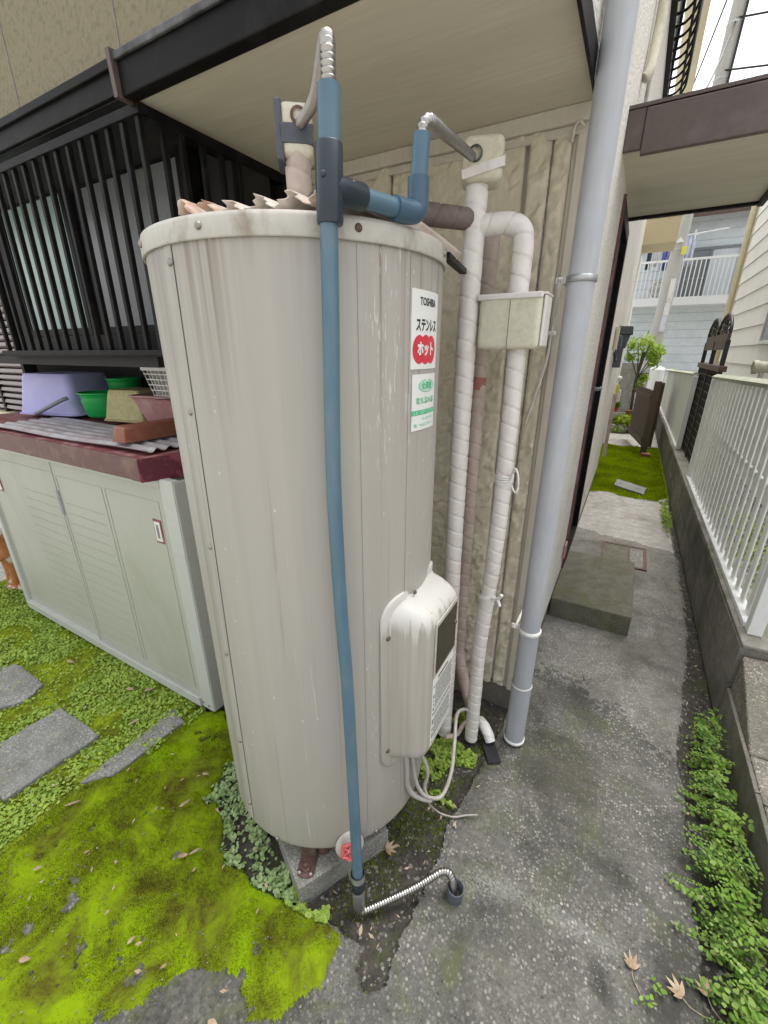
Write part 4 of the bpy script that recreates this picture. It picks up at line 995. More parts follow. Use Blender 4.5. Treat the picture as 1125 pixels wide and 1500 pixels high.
# ================================================================== WRAPPED PIPES
A = thing('wrapped_pipe', 'front white tape wrapped pipe with squarish foam valve cover on top', 'pipe', (-.43, 1.263, 0), 'tape wrapped water pipes')
wrapped(MB(), [(-.428, 1.263, .03), (-.43, 1.263, .4), (-.438, 1.263, .9), (-.440, 1.263, 1.4), (-.437, 1.262, 1.91)], .0285, .050, seed=1).build('riser', M['wrap'], A)
MB().lathe([(0, -.014), (.016, -.012), (.026, -.002), (.028, .012), (.027, .03)], 20, Matrix.Translation((-.428, 1.263, .022))).build('end_cap', M['white_plastic'], A)
def foam_box(parent, c, sx, sy, sz, rot, hole=None):
    Mx = Matrix.Translation(c) @ Matrix.Rotation(R(rot), 4, 'Z')
    o = MB().box(-sx / 2, sx / 2, -sy / 2, sy / 2, -sz / 2, sz / 2).build('valve_cover', M['foam'], parent, bevel=.016, seg=4); o.matrix_basis = Mx; return o, Mx
fb, Mx = foam_box(A, (-.428, 1.266, 1.947), .098, .095, .094, 20)
bnd = MB().bar(Mx @ Vector((-.050, -.0505, -.036)), Mx @ Vector((.0505, -.050, -.012)), .003, .020).bar(Mx @ Vector((.0505, -.050, -.012)), Mx @ Vector((.0505, .048, .02)), .003, .022)
bnd.build('tape_band', M['wrap'], fb)
MB().lathe([(.0135, -.004), (.0175, -.002), (.0175, .004), (.0135, .006)], 20, axisM(Mx @ Vector((-.020, -.049, .006)), Mx.to_3x3() @ Vector((-.2, -1, -.15)))).build('brass_collar', M['brass_green'], fb)
wrapped(MB(), [(-.425, 1.268, 1.812), (-.38, 1.276, 1.815), (-.345, 1.284, 1.812), (-.322, 1.289, 1.800), (-.312, 1.291, 1.775), (-.311, 1.292, 1.72), (-.312, 1.292, 1.645)], .0265, .045, seed=2).build('branch', M['wrap'], A)
B = thing('wrapped_pipe', 'right white tape wrapped pipe running through a foam box with a twine bow', 'pipe', (-.32, 1.292, 0), 'tape wrapped water pipes')
wrapped(MB(), [(-.321, 1.292, .02), (-.322, 1.292, .25), (-.322, 1.292, .5), (-.303, 1.292, .85), (-.298, 1.292, 1.1), (-.299, 1.292, 1.53)], .0255, .047, seed=4).build('riser', M['wrap'], B)
fx2 = MB().box(-.4035, -.238, 1.245, 1.35, 1.508, 1.640).build('foam_box', M['foam'], B, bevel=.012, seg=4)
MB().box(-.408, -.228, 1.262, 1.352, 1.6405, 1.647).box(-.2365, -.229, 1.262, 1.34, 1.515, 1.6395).box(-.408, -.2375, 1.2405, 1.262, 1.632, 1.6465).build('tape_edge', M['wrap'], fx2, bevel=.003)
MB().box(-.319, -.3178, 1.2435, 1.2452, 1.509, 1.631).build('seam', M['wrap_brown'], fx2)
tw = MB()
for dz in (-.006, 0, .006, .011): tw.lathe([(.0275, -.003), (.0305, 0), (.0275, .003)], 18, Matrix.Translation((-.298, 1.292, 1.13 + dz)) @ Matrix.Rotation(R(12 - dz * 900), 4, 'X'))
for s_ in (0, .008): tw.tube(smooth_path([(-.275, 1.275, 1.135 + s_), (-.262, 1.262, 1.165 + s_), (-.250, 1.255, 1.160), (-.244, 1.252, 1.125 - s_), (-.250, 1.252, 1.10), (-.268, 1.262, 1.122)], .006), .0026, 8)
tw.build('twine_bow', M['white_plastic'], B)
vk = MB().lathe([(.0265, -.010), (.030, 0), (.0265, .010)], 18, Matrix.Translation((-.313, 1.292, .70))).tube(smooth_path([(-.295, 1.275, .705), (-.275, 1.262, .712), (-.262, 1.256, .725), (-.255, 1.253, .74)], .006), .006, 10).tube([(-.268, 1.258, .715), (-.258, 1.252, .695)], .006, 10)
vk.build('twine_knot', M['white_plastic'], B)
Cc = thing('wrapped_pipe', 'thin aged pinkish wrapped pipe close to the wall with a red tape band', 'pipe', (-.44, 1.43, 0), 'tape wrapped water pipes')
wrapped(MB(), [(-.335, 1.365, .060), (-.362, 1.378, .12), (-.40, 1.40, .19), (-.438, 1.42, .30), (-.444, 1.425, .42), (-.444, 1.42, .9), (-.443, 1.42, 1.4), (-.436, 1.42, 1.86)], .0245, .055, seed=7).build('riser', M['wrap_old'], Cc)
b = MB().tube(smooth_path([(-.448, 1.42, 1.385), (-.444, 1.42, 1.425)], .004), .0275, 18).build('red_tape', M['red_tape'], Cc)
wrapped(MB(), [(-.31, 1.37, .045), (-.285, 1.345, .055), (-.262, 1.325, .045), (-.245, 1.312, .022)], .021, .04, seed=9).build('ground_elbow', M['white_plastic'], Cc)
MB().bar((-.262, 1.325, .012), (-.205, 1.235, .012), .05, .004).build('black_tape_scrap', M['ink'], Cc)
E_ = thing('wrapped_pipe', 'pinkish wrapped pipe rising from the tank top to a black taped foam box', 'pipe', (-.732, .905, 1.715), 'tape wrapped water pipes')
wrapped(MB(), [(-.732, .905, 1.716), (-.732, .905, 1.83), (-.732, .905, 1.92)], .0285, .05, seed=11).build('riser', M['wrap_old'], E_)
fb, Mx = foam_box(E_, (-.738, .914, 1.943), .070, .08, .098, 38)
MB().box(-.0365, .0365, -.0425, .0425, -.026, .010).build('black_tape', M['meter'], fb, bevel=.003).matrix_basis = Matrix.Identity(4)
t_ = COL.objects['black_tape']; t_.matrix_parent_inverse = Matrix.Identity(4)
MB().box(-.0440, -.0280, -.0425, .0425, -.056, .050).build('side_plate', M['meter'], fb, bevel=.004)
COL.objects['side_plate'].matrix_parent_inverse = Matrix.Identity(4)
MB().lathe([(.011, -.006), (.0165, -.004), (.0165, .002), (.011, .004)], 18, axisM(Mx @ Vector((.006, -.041, .022)), Mx.to_3x3() @ Vector((0, -1, 0)))).build('brass_collar', M['rust'], E_)
wrapped(MB(), [(-.732, .905, 1.815), (-.69, .95, 1.818), (-.62, 1.04, 1.822), (-.54, 1.135, 1.826), (-.45, 1.25, 1.828)], .026, .05, seed=13).build('branch', M['wrap_brown'], E_)
# power cords below the control cover
o = MB()
for k, pts in enumerate(([(-.385, .84, .425), (-.378, .845, .35), (-.370, .852, .26), (-.350, .868, .19), (-.322, .905, .142), (-.305, .94, .135), (-.30, .99, .18), (-.318, 1.06, .235), (-.345, 1.15, .258), (-.345, 1.23, .215), (-.33, 1.29, .16), (-.33, 1.34, .12)],
                         [(-.372, .872, .425), (-.368, .875, .36), (-.350, .885, .30), (-.345, .89, .25), (-.352, .885, .20), (-.340, .89, .155), (-.325, .90, .142)],
                         [(-.392, .822, .42), (-.388, .825, .33), (-.386, .83, .25), (-.372, .845, .20), (-.350, .87, .165), (-.33, .895, .14)])):
    o.tube(smooth_path(pts, .01), (.0062, .0055, .0085)[k], 10)
o = o.build('power_cord', M['cord']); tag(o, 'grey power cords looping from under the control cover', 'cord')
o = MB().tube(smooth_path([(-.335, .892, .16), (-.345, .915, .09), (-.335, .945, .03), (-.31, .955, .010), (-.27, .965, .012), (-.235, .99, .014), (-.20, 1.005, .022)], .01), .0028, 8).build('earth_wire', M['cord']); tag(o, 'thin earth wire trailing onto the concrete', 'wire')
o = MB().tube(smooth_path([(-.40, 1.20, .07), (-.37, 1.26, .045), (-.36, 1.32, .05), (-.33, 1.37, .055)], .01), .009, 10).build('conduit_tail', M['wrap_old']); tag(o, 'short grey conduit tail behind the wrapped pipes', 'conduit')

# ================================================================== STORAGE CABINET
K = thing('storage_cabinet', 'pale green steel storage cabinet with sliding doors and red roof', 'cabinet', (-2.2, .87, 0))
KX0, KX1, KY = -3.06, -1.345, .862
MB().box(KX0, KX1, KY + .03, 1.40, .03, 1.06).build('body', M['cab'], K)
fr = MB().box(KX1 - .075, KX1, KY, KY + .029, .02, 1.075).box(KX1 - .002, KX1 + .003, KY + .004, 1.40, .02, 1.07)
fr.build('corner_post', M['cab_frame'], K, bevel=.006)
MB().box(KX0, KX0 + .045, KY, KY + .029, .02, 1.075).build('corner_post', M['cab_frame'], K, bevel=.005)
MB().box(KX0 + .046, KX1 - .0755, KY - .010, KY + .028, .022, .066).box(KX0 + .046, KX1 - .0755, KY - .012, KY - .007, .0605, .072).build('bottom_rail', M['cab_frame'], K, bevel=.003)
MB().box(KX0 + .046, KX1 - .0755, KY - .002, KY + .028, 1.040, 1.075).build('top_rail', M['cab_frame'], K, bevel=.003)
def door(x0, x1, y, ribx0, ribx1, hx=None):
    d = MB().box(x0, x1, y, y + .008, .067, 1.039).build('door', M['cab'], K, bevel=.003)
    b = MB()                                             # raised bead frames
    for a0, a1 in ((x0 + .02, ribx1 + .03), (ribx1 + .05, x1 - .03)):
        for q in ((a0, a1, .105, .111), (a0, a1, .975, .981), (a0, a0 + .005, .1115, .9745), (a1 - .005, a1, .1115, .9745)): b.box(q[0], q[1], y - .0022, y - .0002, q[2], q[3])
    b.build('bead', M['cab'], d, bevel=.001)
    r2 = MB()
    for k in range(15): r2.box(ribx0, ribx1, y - .0014, y - .0002, .15 + k * .05, .1525 + k * .05)
    r2.build('rib', M['siding_gap'] if False else M['cab_rib'], d)
    return d
M['cab_rib'] = mat('cabinet_rib_line', (.37, .39, .32), .6)
d1 = door(-2.225, -1.421, KY + .004, -2.18, -1.86); d2 = door(-3.013, -2.10, KY + .016, -2.62, -2.28)
MB().box(-2.2275, -2.2252, KY + .001, KY + .014, .068, 1.038).build('door_edge', M['cab_frame'], d1)
hp = MB().box(-1.508, -1.458, KY + .0005, KY + .0035, .806, .905).build('handle', M['red_roof'], d1, bevel=.004)
MB().box(-1.501, -1.465, KY - .0015, KY + .0002, .815, .897).build('handle_plate', M['white_plastic'], hp, bevel=.002)
MB().box(-1.490, -1.476, KY - .0022, KY - .0016, .828, .884).build('recess', M['siding_gap'], hp)
hp = MB().box(-2.925, -2.875, KY + .0125, KY + .0155, .790, .889).build('handle', M['red_roof'], d2, bevel=.004)
MB().box(-2.918, -2.882, KY + .0105, KY + .0122, .799, .881).build('handle_plate', M['white_plastic'], hp, bevel=.002)
MB().box(-2.235, -2.2085, KY + .0, KY + .0035, .785, .905).build('finger_grip', M['grey_pl'], d1, bevel=.002)
MB().box(-1.575, -1.512, KY - .0035, KY - .0022, 1.049, 1.068).build('maker_plate', M['dark'], K)
text('SC', 'lettering', .012, M['sticker'], Matrix.Translation((-1.545, KY - .0037, 1.0585)) @ Matrix.Rotation(R(90), 4, 'X'), COL.objects['maker_plate'])
roof = MB().prism([(-3.25, .83), (-1.43, .815), (-1.41, 1.0), (-1.39, 1.49), (-3.25, 1.49)], 1.149, 1.156).build('roof', M['red_roof'], K)
MB().box(-3.26, -1.432, .808, .822, 1.076, 1.158).build('roof_edge', M['rust_edge'], K, bevel=.003)
M['maroon_edge'] = mat('maroon_roof_end', (.22, .05, .075), .4, dirt=(.10, .018, .03), dirt_scale=13, dirt_lo=.47, dirt_hi=.53, fine=.08)
MB().add([(-1.4315, .808, 1.072), (-1.36, .99, 1.072), (-1.36, 1.4, 1.072), (-1.4315, .808, 1.155), (-1.36, .99, 1.158), (-1.36, 1.4, 1.158), (-1.44, .815, 1.072), (-1.37, .99, 1.072), (-1.37, 1.4, 1.072), (-1.44, .815, 1.155), (-1.37, .99, 1.158), (-1.37, 1.4, 1.158)],
         [(0, 1, 4, 3), (1, 2, 5, 4), (7, 6, 9, 10), (8, 7, 10, 11), (3, 4, 10, 9), (4, 5, 11, 10), (1, 0, 6, 7), (2, 1, 7, 8), (0, 3, 9, 6)]).build('roof_end', M['maroon_edge'], K)
for x_, z_ in ((-1.41, .05), (-1.372, .045)):
    o = scr.build('screw', M['screw'], K); o.matrix_basis = axisM((x_, KY - .0003, z_), (0, -1, 0))
MB().box(-1.47, -1.36, .875, .985, -.03, .0215).build('foot_block', M['log'], K)
MB().box(-3.03, -2.92, .875, .985, -.03, .0215).build('foot_block', M['log'], K)
# corrugated sheet over the cabinet roof
V2, F2 = [], []
nx, ny = 40, 60
for j in range(ny + 1):
    for i in range(nx + 1):
        s_ = i / nx; t = j / ny; x_ = -2.72 + 1.27 * s_; y_ = .832 + .30 * t + .02 * s_
        z = 1.1665 + .0065 * math.cos(2 * math.pi * t * .30 / .05) + .014 * max(0, s_ - .70) + .003 * math.sin(s_ * 9)
        V2.append((x_, y_, z))
F2 = [(j * (nx + 1) + i, j * (nx + 1) + i + 1, (j + 1) * (nx + 1) + i + 1, (j + 1) * (nx + 1) + i) for j in range(ny) for i in range(nx)]
o = MB().add(V2, F2, True).build('corrugated_sheet', M['polycarb']); md = o.modifiers.new('solid', 'SOLIDIFY'); md.thickness = .002
tag(o, 'grey corrugated sheet lying on the red cabinet roof under the tubs', 'corrugated sheet')

def tub(name, label, cat, x, y, z, r0, r1, h, m, sx=1, sy=1, wall=.004, rot=0, flip=False, lip=.006, group=None, bands=()):
    """open pot: r0 at the bottom, r1 at the top"""
    prof = [(0, .004), (r0 - .008, .004) if False else (0, 0)] * 0 + [(0, .0), (r0 - .01, 0), (r0, .008)]
    for k in range(1, 8):
        t = k / 8; e = 0
        for bz in bands:
            if abs(t - bz) < .07: e = .004
        prof.append((r0 + (r1 - r0) * t + e, h * t))
    prof += [(r1, h - .012), (r1 + lip, h - .010), (r1 + lip, h - .002), (r1 + lip - .003, h), (r1 - wall, h - .001), (r0 - wall, .012), (0, .010)]
    Mx = Matrix.Translation((x, y, z)) @ Matrix.Rotation(R(rot), 4, 'Z') @ Matrix.Diagonal((sx, sy, 1, 1))
    if flip: Mx = Mx @ Matrix.Translation((0, 0, h)) @ Matrix.Rotation(math.pi, 4, 'X')
    o = MB().lathe(prof, 40, Mx).build(name, M[m]); return tag(o, label, cat, group)
def square_tub(name, label, cat, c, sx0, sy0, sx1, sy1, h, m, rot=0, flip=False, holes=0, lip=.006, rc=.02):
    def ring(sx, sy, z, r):
        pts = []
        for cx_, cy_, t0 in ((sx / 2 - r, sy / 2 - r, 0), (-sx / 2 + r, sy / 2 - r, 90), (-sx / 2 + r, -sy / 2 + r, 180), (sx / 2 - r, -sy / 2 + r, 270)):
            for k in range(6): t = R(t0 + 18 * k); pts.append(Vector((cx_ + r * math.cos(t), cy_ + r * math.sin(t), z)))
        return pts
    Mx = Matrix.Translation(c) @ Matrix.Rotation(R(rot), 4, 'Z')
    if flip: Mx = Mx @ Matrix.Translation((0, 0, h)) @ Matrix.Rotation(math.pi, 4, 'X')
    S = [ring(sx0 * .9, sy0 * .9, 0, rc), ring(sx0 - .006, sy0 - .006, .001, rc), ring(sx0, sy0, .008, rc)]
    for k in range(1, 7):
        t = k / 7; S.append(ring(sx0 + (sx1 - sx0) * t, sy0 + (sy1 - sy0) * t, h * t, rc))
    S += [ring(sx1, sy1, h - .010, rc), ring(sx1 + 2 * lip, sy1 + 2 * lip, h - .008, rc + lip), ring(sx1 + 2 * lip, sy1 + 2 * lip, h - .001, rc + lip), ring(sx1 - .008, sy1 - .008, h, rc), ring(sx0 - .008, sy0 - .008, .010, rc)]
    S = [[Mx @ p for p in s_] for s_ in S]
    o = loft(S, name, M[m], None); bm = bmesh.new(); bm.from_mesh(o.data); bm.faces.new([bm.verts[k] for k in range(24)] if bm.verts.ensure_lookup_table() is None else []); bmesh.ops.recalc_face_normals(bm, faces=bm.faces); bm.to_mesh(o.data); bm.free()
    md = o.modifiers.new('edge', 'EDGE_SPLIT'); md.split_angle = R(50)
    return tag(o, label, cat)
ZR = 1.178
o = square_tub('wash_tub', 'lavender plastic tub turned upside down at the left of the shelf', 'tub', (-2.80, 1.285, ZR), .34, .26, .41, .33, .215, 'lavender', 14, True, rc=.04, lip=.010)
MB().tube(smooth_path([(-2.80, 1.095, ZR + .012), (-2.74, 1.085, ZR + .020), (-2.64, 1.10, ZR + .055), (-2.56, 1.13, ZR + .09), (-2.545, 1.16, ZR + .10)], .01), .010, 10).build('handle', M['grey_pl'], o)
tub('flower_pot', 'bright green round flower pot beside the lavender tub', 'flower pot', -2.43, 1.27, ZR, .088, .108, .128, 'green_pl', bands=(.35, .6))
tub('flower_pot', 'dark green tilted flower pot behind the bright green one', 'flower pot', -2.47, 1.42, ZR, .07, .085, .19, 'green_pl')
square_tub('flower_pot', 'faded yellow square flower pot turned upside down', 'flower pot', (-2.17, 1.30, ZR), .20, .17, .255, .22, .150, 'yellow_pl', 10, True, rc=.012)
square_tub('flower_pot', 'small dark grey square pot between yellow pot and white basket', 'flower pot', (-2.10, 1.435, ZR), .09, .07, .12, .09, .19, 'grey_pl', 4, False, rc=.012)
square_tub('planter', 'dusty pink planter box under the white basket', 'planter', (-1.86, 1.285, ZR + .003), .24, .14, .34, .20, .135, 'pink_pl', 8, False, rc=.02, lip=.010)
square_tub('planter_tray', 'terracotta brown planter tray lying upturned at the shelf edge', 'planter', (-1.625, 1.035, ZR + .006), .075, .31, .085, .33, .058, 'brown_pl', -3, True, rc=.006, lip=.003)
# white basket with real holes
bk = MB(); cb_ = Vector((-1.80, 1.27, ZR + .140)); W0, D0, W1, D1, HB = .16, .13, .21, .17, .115
def bp(side, u, t):
    w_ = W0 + (W1 - W0) * t; d_ = D0 + (D1 - D0) * t
    x_, y_ = {0: (u * w_ / 2, -d_ / 2), 1: (w_ / 2, u * d_ / 2), 2: (-u * w_ / 2, d_ / 2), 3: (-w_ / 2, -u * d_ / 2)}[side]
    return cb_ + Vector((x_, y_, t * HB))
for s_ in range(4):
    for k in range(8): bk.bar(bp(s_, -1 + k * 2 / 7, 0), bp(s_, -1 + k * 2 / 7, 1), .011, .004)
    for k in range(6): bk.bar(bp(s_, -1, k / 5), bp(s_, 1, k / 5), .011 if k < 5 else .018, .0045 if k < 5 else .016)
bk.box(cb_.x - W0 / 2, cb_.x + W0 / 2, cb_.y - D0 / 2, cb_.y + D0 / 2, cb_.z - .003, cb_.z)
tag(bk.build('basket', M['white_plastic']), 'white plastic mesh basket standing in the pink planter', 'basket')
o = MB()
for k in range(3): o.tube(smooth_path([(-1.80 + k * .012, 1.16, ZR + .128), (-1.72, 1.15 + k * .006, ZR + .133), (-1.66 + .006 * k, 1.16, ZR + .12)], .01), .002, 6)
for k in range(3): o.tube([(-1.675 + k * .012, 1.15, ZR + .13), (-1.67 + k * .012, 1.153, ZR + .015)], .0018, 6)
tag(o.build('wire_rack', M['rust']), 'small rusty wire rack leaning on the pink planter', 'wire rack')

# cat and log at the far left edge
CT = MB()
me = bpy.data.meshes.new('cat'); sk = [(-3.42, 1.02, .13), (-3.41, .99, .24), (-3.40, .955, .33), (-3.395, .925, .40), (-3.375, .865, .405), (-3.36, .835, .395), (-3.375, .945, .13), (-3.375, .93, .02), (-3.37, .90, .012), (-3.425, .94, .13), (-3.43, .92, .02), (-3.43, .89, .012),
      (-3.36, 1.03, .07), (-3.335, .96, .03), (-3.33, .92, .015), (-3.47, 1.03, .07), (-3.49, .95, .02), (-3.47, 1.12, .04), (-3.38, 1.16, .03), (-3.29, 1.12, .025), (-3.375, .915, .455), (-3.415, .92, .455)]
ed = [(0, 1), (1, 2), (2, 3), (3, 4), (4, 5), (2, 6), (6, 7), (7, 8), (2, 9), (9, 10), (10, 11), (0, 12), (12, 13), (13, 14), (0, 15), (15, 16), (0, 17), (17, 18), (18, 19), (3, 20), (3, 21)]
me.from_pydata(sk, ed, []); cat = bpy.data.objects.new('cat', me); COL.objects.link(cat)
sm_ = cat.modifiers.new('skin', 'SKIN'); rad = [.085, .085, .070, .058, .040, .020, .028, .022, .024, .028, .022, .024, .06, .032, .022, .06, .03, .022, .019, .012, .012, .012]
for v, r_ in zip(me.skin_vertices[0].data, rad): v.radius = (r_, r_)
me.skin_vertices[0].data[0].use_root = True
ss = cat.modifiers.new('sub', 'SUBSURF'); ss.levels = 2; ss.render_levels = 2
M['fur'] = mat('ginger_white_fur', (.42, .17, .06), .9, dirt=(.70, .66, .58), dirt_scale=9, dirt_lo=.47, dirt_hi=.54, bump_scale=160, bump_strength=.5)
me.materials.append(M['fur']); tag(cat, 'ginger and white cat sitting beside the cabinet at the left edge', 'cat')
o = MB().lathe([(0, 0), (.12, 0), (.115, .15), (.12, .30), (.10, .32), (0, .32)], 20, Matrix.Translation((-3.24, 1.12, -.02))).build('log_stump', M['log'], None); tag(o, 'old grey brown log standing behind the cat', 'log')
o = MB().lathe([(0, 0), (.10, 0), (.13, .25), (.135, .26), (.12, .255), (.09, .02), (0, .02)], 24, Matrix.Translation((-3.26, 1.16, .301))).build('bucket', M['grey_pl'], None); tag(o, 'dark grey bucket on the log at the left edge', 'bucket')

# ================================================================== BLOCK WALL AND FENCES
BWALL = thing('block_wall', 'low mossy concrete block wall along the right of the alley', 'wall', (.63, 1.93, 0))
blk = {}
for c_ in range(2):
    y = 1.93 + (.0 if c_ == 0 else .0); first = True; k = 0
    y = 1.93
    while y < 12:
        l = .2 if (c_ == 1 and k == 0) else .4
        key = (c_, l)
        Mx = Matrix.Translation((.63 + random.uniform(-.0015, .0015), y + l / 2, .0965 + c_ * .1925))
        if l == .4 and 'a' in blk: dup(blk['a'], BWALL, M=Mx)
        else:
            o = MB().box(-.058, .058, -l / 2 + .004, l / 2 - .004, -.0925, .0925).build('block', M['block'], BWALL, bevel=.003); o.matrix_basis = Mx
            if l == .4: blk['a'] = o
        y += l; k += 1
MB().box(.580, .680, 1.936, 12, -.05, .383).build('mortar', M['found'], BWALL)
MB().box(.574, .694, 1.925, 12, .3845, .400).build('coping', M['block_cap'], BWALL, bevel=.004)
# rough cast low wall in front
RW = thing('rough_wall', 'rough cast concrete low wall in the right foreground', 'wall', (.8, 1.0, 0))
def wedge(x0, x1, y0, y1, za, zb, zc):   # top rises from the front edge to the right
    return [(x0, y0, -.05), (x1, y0, -.05), (x1, y1, -.05), (x0, y1, -.05), (x0, y0, za), (x1, y0, zb), (x1, y1, zb + zc), (x0, y1, za + zc)], [(3, 2, 1, 0), (4, 5, 6, 7), (0, 1, 5, 4), (1, 2, 6, 5), (2, 3, 7, 6), (3, 0, 4, 7)]
for y0, y1, zc in ((-.6, .62, .0), (.624, 1.36, .0), (1.364, 1.56, .0), (1.563, 1.922, .165)):
    MB().add(*wedge(.586, 2.6, y0, y1, .185, .30, zc)).build('slab', M['rough_wall'], RW, bevel=.006)
for y0, y1 in ((-.6, .35), (.354, .9), (.904, 1.40), (1.404, 1.922)):
    MB().box(.572, .5855, y0, y1, -.05, .183).build('face_panel', M['block'], RW, bevel=.003)

def ftop(y): return 1.433 - .0245 * y
F1 = thing('slat_fence', 'pale vertical slat fence with greenish top cap on the block wall, nearest', 'fence', (.62, 3.3, .4))
F2_ = thing('slat_fence', 'farther pale fence beyond the wrought iron gate', 'fence', (.62, 8.5, .4))
proto = None
def fence(F, y0, y1, pitch, m_='fence'):
    global proto
    y = y0 + pitch * .5
    while y < y1 - .02:
        zt = ftop(y) - .035; zb = .425
        Mx = Matrix.Translation((.622, y, (zt + zb) / 2)) @ Matrix.Diagonal((1, 1, (zt - zb) / .9, 1))
        if proto is None:
            proto = MB().prism([(-.006, -.024), (-.006, .024), (-.003, .028), (.002, .028), (.003, .024), (.003, -.024), (.002, -.028), (-.003, -.028)], -.45, .45).build('slat', M[m_], F); proto.matrix_basis = Mx
        else: dup(proto, F, M=Mx)
        y += pitch
    MB().add([(x, y, ftop(y) + dz) for y in (y0 - .03, y1 + .03) for x, dz in ((.595, -.034), (.655, -.034), (.660, -.012), (.625, .008), (.590, -.012))],
             [(0, 1, 2, 3, 4), (9, 8, 7, 6, 5)] + [(k, (k + 1) % 5, 5 + (k + 1) % 5, 5 + k) for k in range(5)]).build('top_cap', M['fence_cap'], F)
    MB().box(.594, .640, y0 - .03, y1 + .03, .4005, .424).build('bottom_rail', M['white_paint'], F, bevel=.002)
    MB().box(.628, .642, y0, y1, .90, .93).build('mid_rail', M['fence'], F)
    for yy in (y0 - .06, y1 + .06): MB().box(.60, .65, yy - .026, yy + .026, .4005, ftop(yy) - .036).build('post', M['white_paint'], F, bevel=.003)
M['fence_cap'] = mat('fence_cap_mossy', (.42, .43, .36), .6, dirt=(.30, .32, .20), dirt_scale=10, dirt_lo=.4, dirt_hi=.65)
fence(F1, 2.10, 4.66, .118); fence(F2_, 6.22, 11.7, .118)
pr2 = None; y = 6.22 + .118
while y < 11.7:
    zt = ftop(y) - .04; zb = .43; Mx = Matrix.Translation((.650, y, (zt + zb) / 2)) @ Matrix.Diagonal((1, 1, (zt - zb) / .8, 1))
    if pr2 is None: pr2 = MB().box(-.006, .006, -.045, .045, -.4, .4).build('rear_slat', M['fence'], F2_); pr2.matrix_basis = Mx
    else: dup(pr2, F2_, M=Mx)
    y += .118
# wrought iron gate with two fan arches
IG = thing('iron_gate', 'dark wrought iron trellis gate with two fan arches between the fences', 'gate', (.68, 5.6, .2))
GX, G0, G1 = .68, 5.02, 6.42; gm = (G0 + G1) / 2
for yy in (G0, gm, G1): MB().box(GX - .018, GX + .018, yy - .018, yy + .018, .18, 1.60).build('upright', M['iron'], IG)
MB().box(GX - .03, GX + .03, G0 - .12, G1 + .12, 1.335, 1.385).build('crossbar', M['wood_brown'], IG, bevel=.004)
MB().box(GX - .012, GX + .012, G0, G1, 1.52, 1.66).build('name_board', M['wood_brown'], IG)
for a0, a1 in ((G0, gm), (gm, G1)):
    c_ = (a0 + a1) / 2; r_ = (a1 - a0) / 2 - .01
    mb = MB().tube([(GX, c_ + r_ * math.cos(R(t)), 1.662 + .8 * r_ * math.sin(R(t)) * .62) for t in range(0, 181, 9)], .014, 8)
    for t in range(15, 180, 25): mb.tube([(GX, c_, 1.662), (GX, c_ + r_ * math.cos(R(t)), 1.662 + .8 * r_ * math.sin(R(t)) * .62)], .007, 6)
    for t in (.45,): mb.tube([(GX, c_ + t * r_ * math.cos(R(a)), 1.662 + .8 * t * r_ * math.sin(R(a)) * .62) for a in range(0, 181, 15)], .007, 6)
    mb.build('fan_arch', M['iron'], IG)
    lt = MB(); n = 7; h = .096
    yy = a0 + .04; wv = (a1 - a0 - .08) / n
    for k in range(n + 1): lt.tube([(GX, yy + k * wv, .24), (GX, yy + k * wv, 1.33)], .008, 6)
    for k in range(14):
        z = .26 + k * .078
        lt.tube([(GX, yy, z), (GX, a1 - .04, z)], .008, 6)
        for q in range(n): lt.tube([(GX, yy + (q + .15) * wv, z + .012), (GX, yy + (q + .85) * wv, z + .066)], .005, 5)
    lt.build('lattice', M['iron'], IG)
# a little planting and a brown board in the neighbour's yard
o = MB().box(.70, .74, 4.75, 5.0, .16, .42).build('wood_panel', M['wood_brown']); tag(o, 'low brown timber panel at the foot of the iron gate', 'panel')

# ================================================================== NEIGHBOUR HOUSE (right)
NH = thing('neighbour_house', 'white clapboard neighbour house behind the fence on the right', 'house', (1.3, 6, 0))
MB().box(1.262, 6, 2.5, 9.7, .0, 4.4).build('wall', M['siding_gap'], NH)
brd = None
for k in range(18):
    z0 = .18 + k * .2345
    for a, b_ in ((2.5, 9.62),):
        segs = [(a, b_)] if not (1.56 < z0 + .1 < 2.25) else [(a, 5.82), (6.98, b_)]
        for s0, s1 in segs:
            mb = MB().add([(x, y, z) for y in (s0, s1) for x, z in ((1.242, 0), (1.262, 0), (1.262, .229), (1.254, .229))], [(0, 1, 2, 3), (7, 6, 5, 4)] + [(q, (q + 1) % 4, 4 + (q + 1) % 4, 4 + q) for q in range(4)]) if (brd is None or len(segs) > 1) else None
            Mx = Matrix.Translation((0, 0, z0))
            if mb is not None:
                o = mb.build('board', M['siding_white'], NH); o.matrix_basis = Mx
                if len(segs) == 1: brd = o
            else: dup(brd, NH, M=Mx)
MB().box(1.235, 1.31, 9.625, 9.76, .1, 4.4).build('corner_trim', M['beige_trim'], NH, bevel=.004)
MB().tube([(1.20, 9.72, .1), (1.20, 9.72, 4.4)], .045, 12).build('downpipe', M['beige_trim'], NH)
wn = MB().box(1.232, 1.262, 5.83, 5.88, 1.586, 2.23).box(1.232, 1.262, 6.92, 6.97, 1.586, 2.23).box(1.228, 1.262, 5.8805, 6.9195, 1.586, 1.625).box(1.232, 1.262, 5.8805, 6.9195, 2.19, 2.23).build('window', M['white_paint'], NH, bevel=.003)
MB().box(1.246, 1.260, 5.881, 6.919, 1.6255, 2.1895).build('pane', M['glass'], wn)
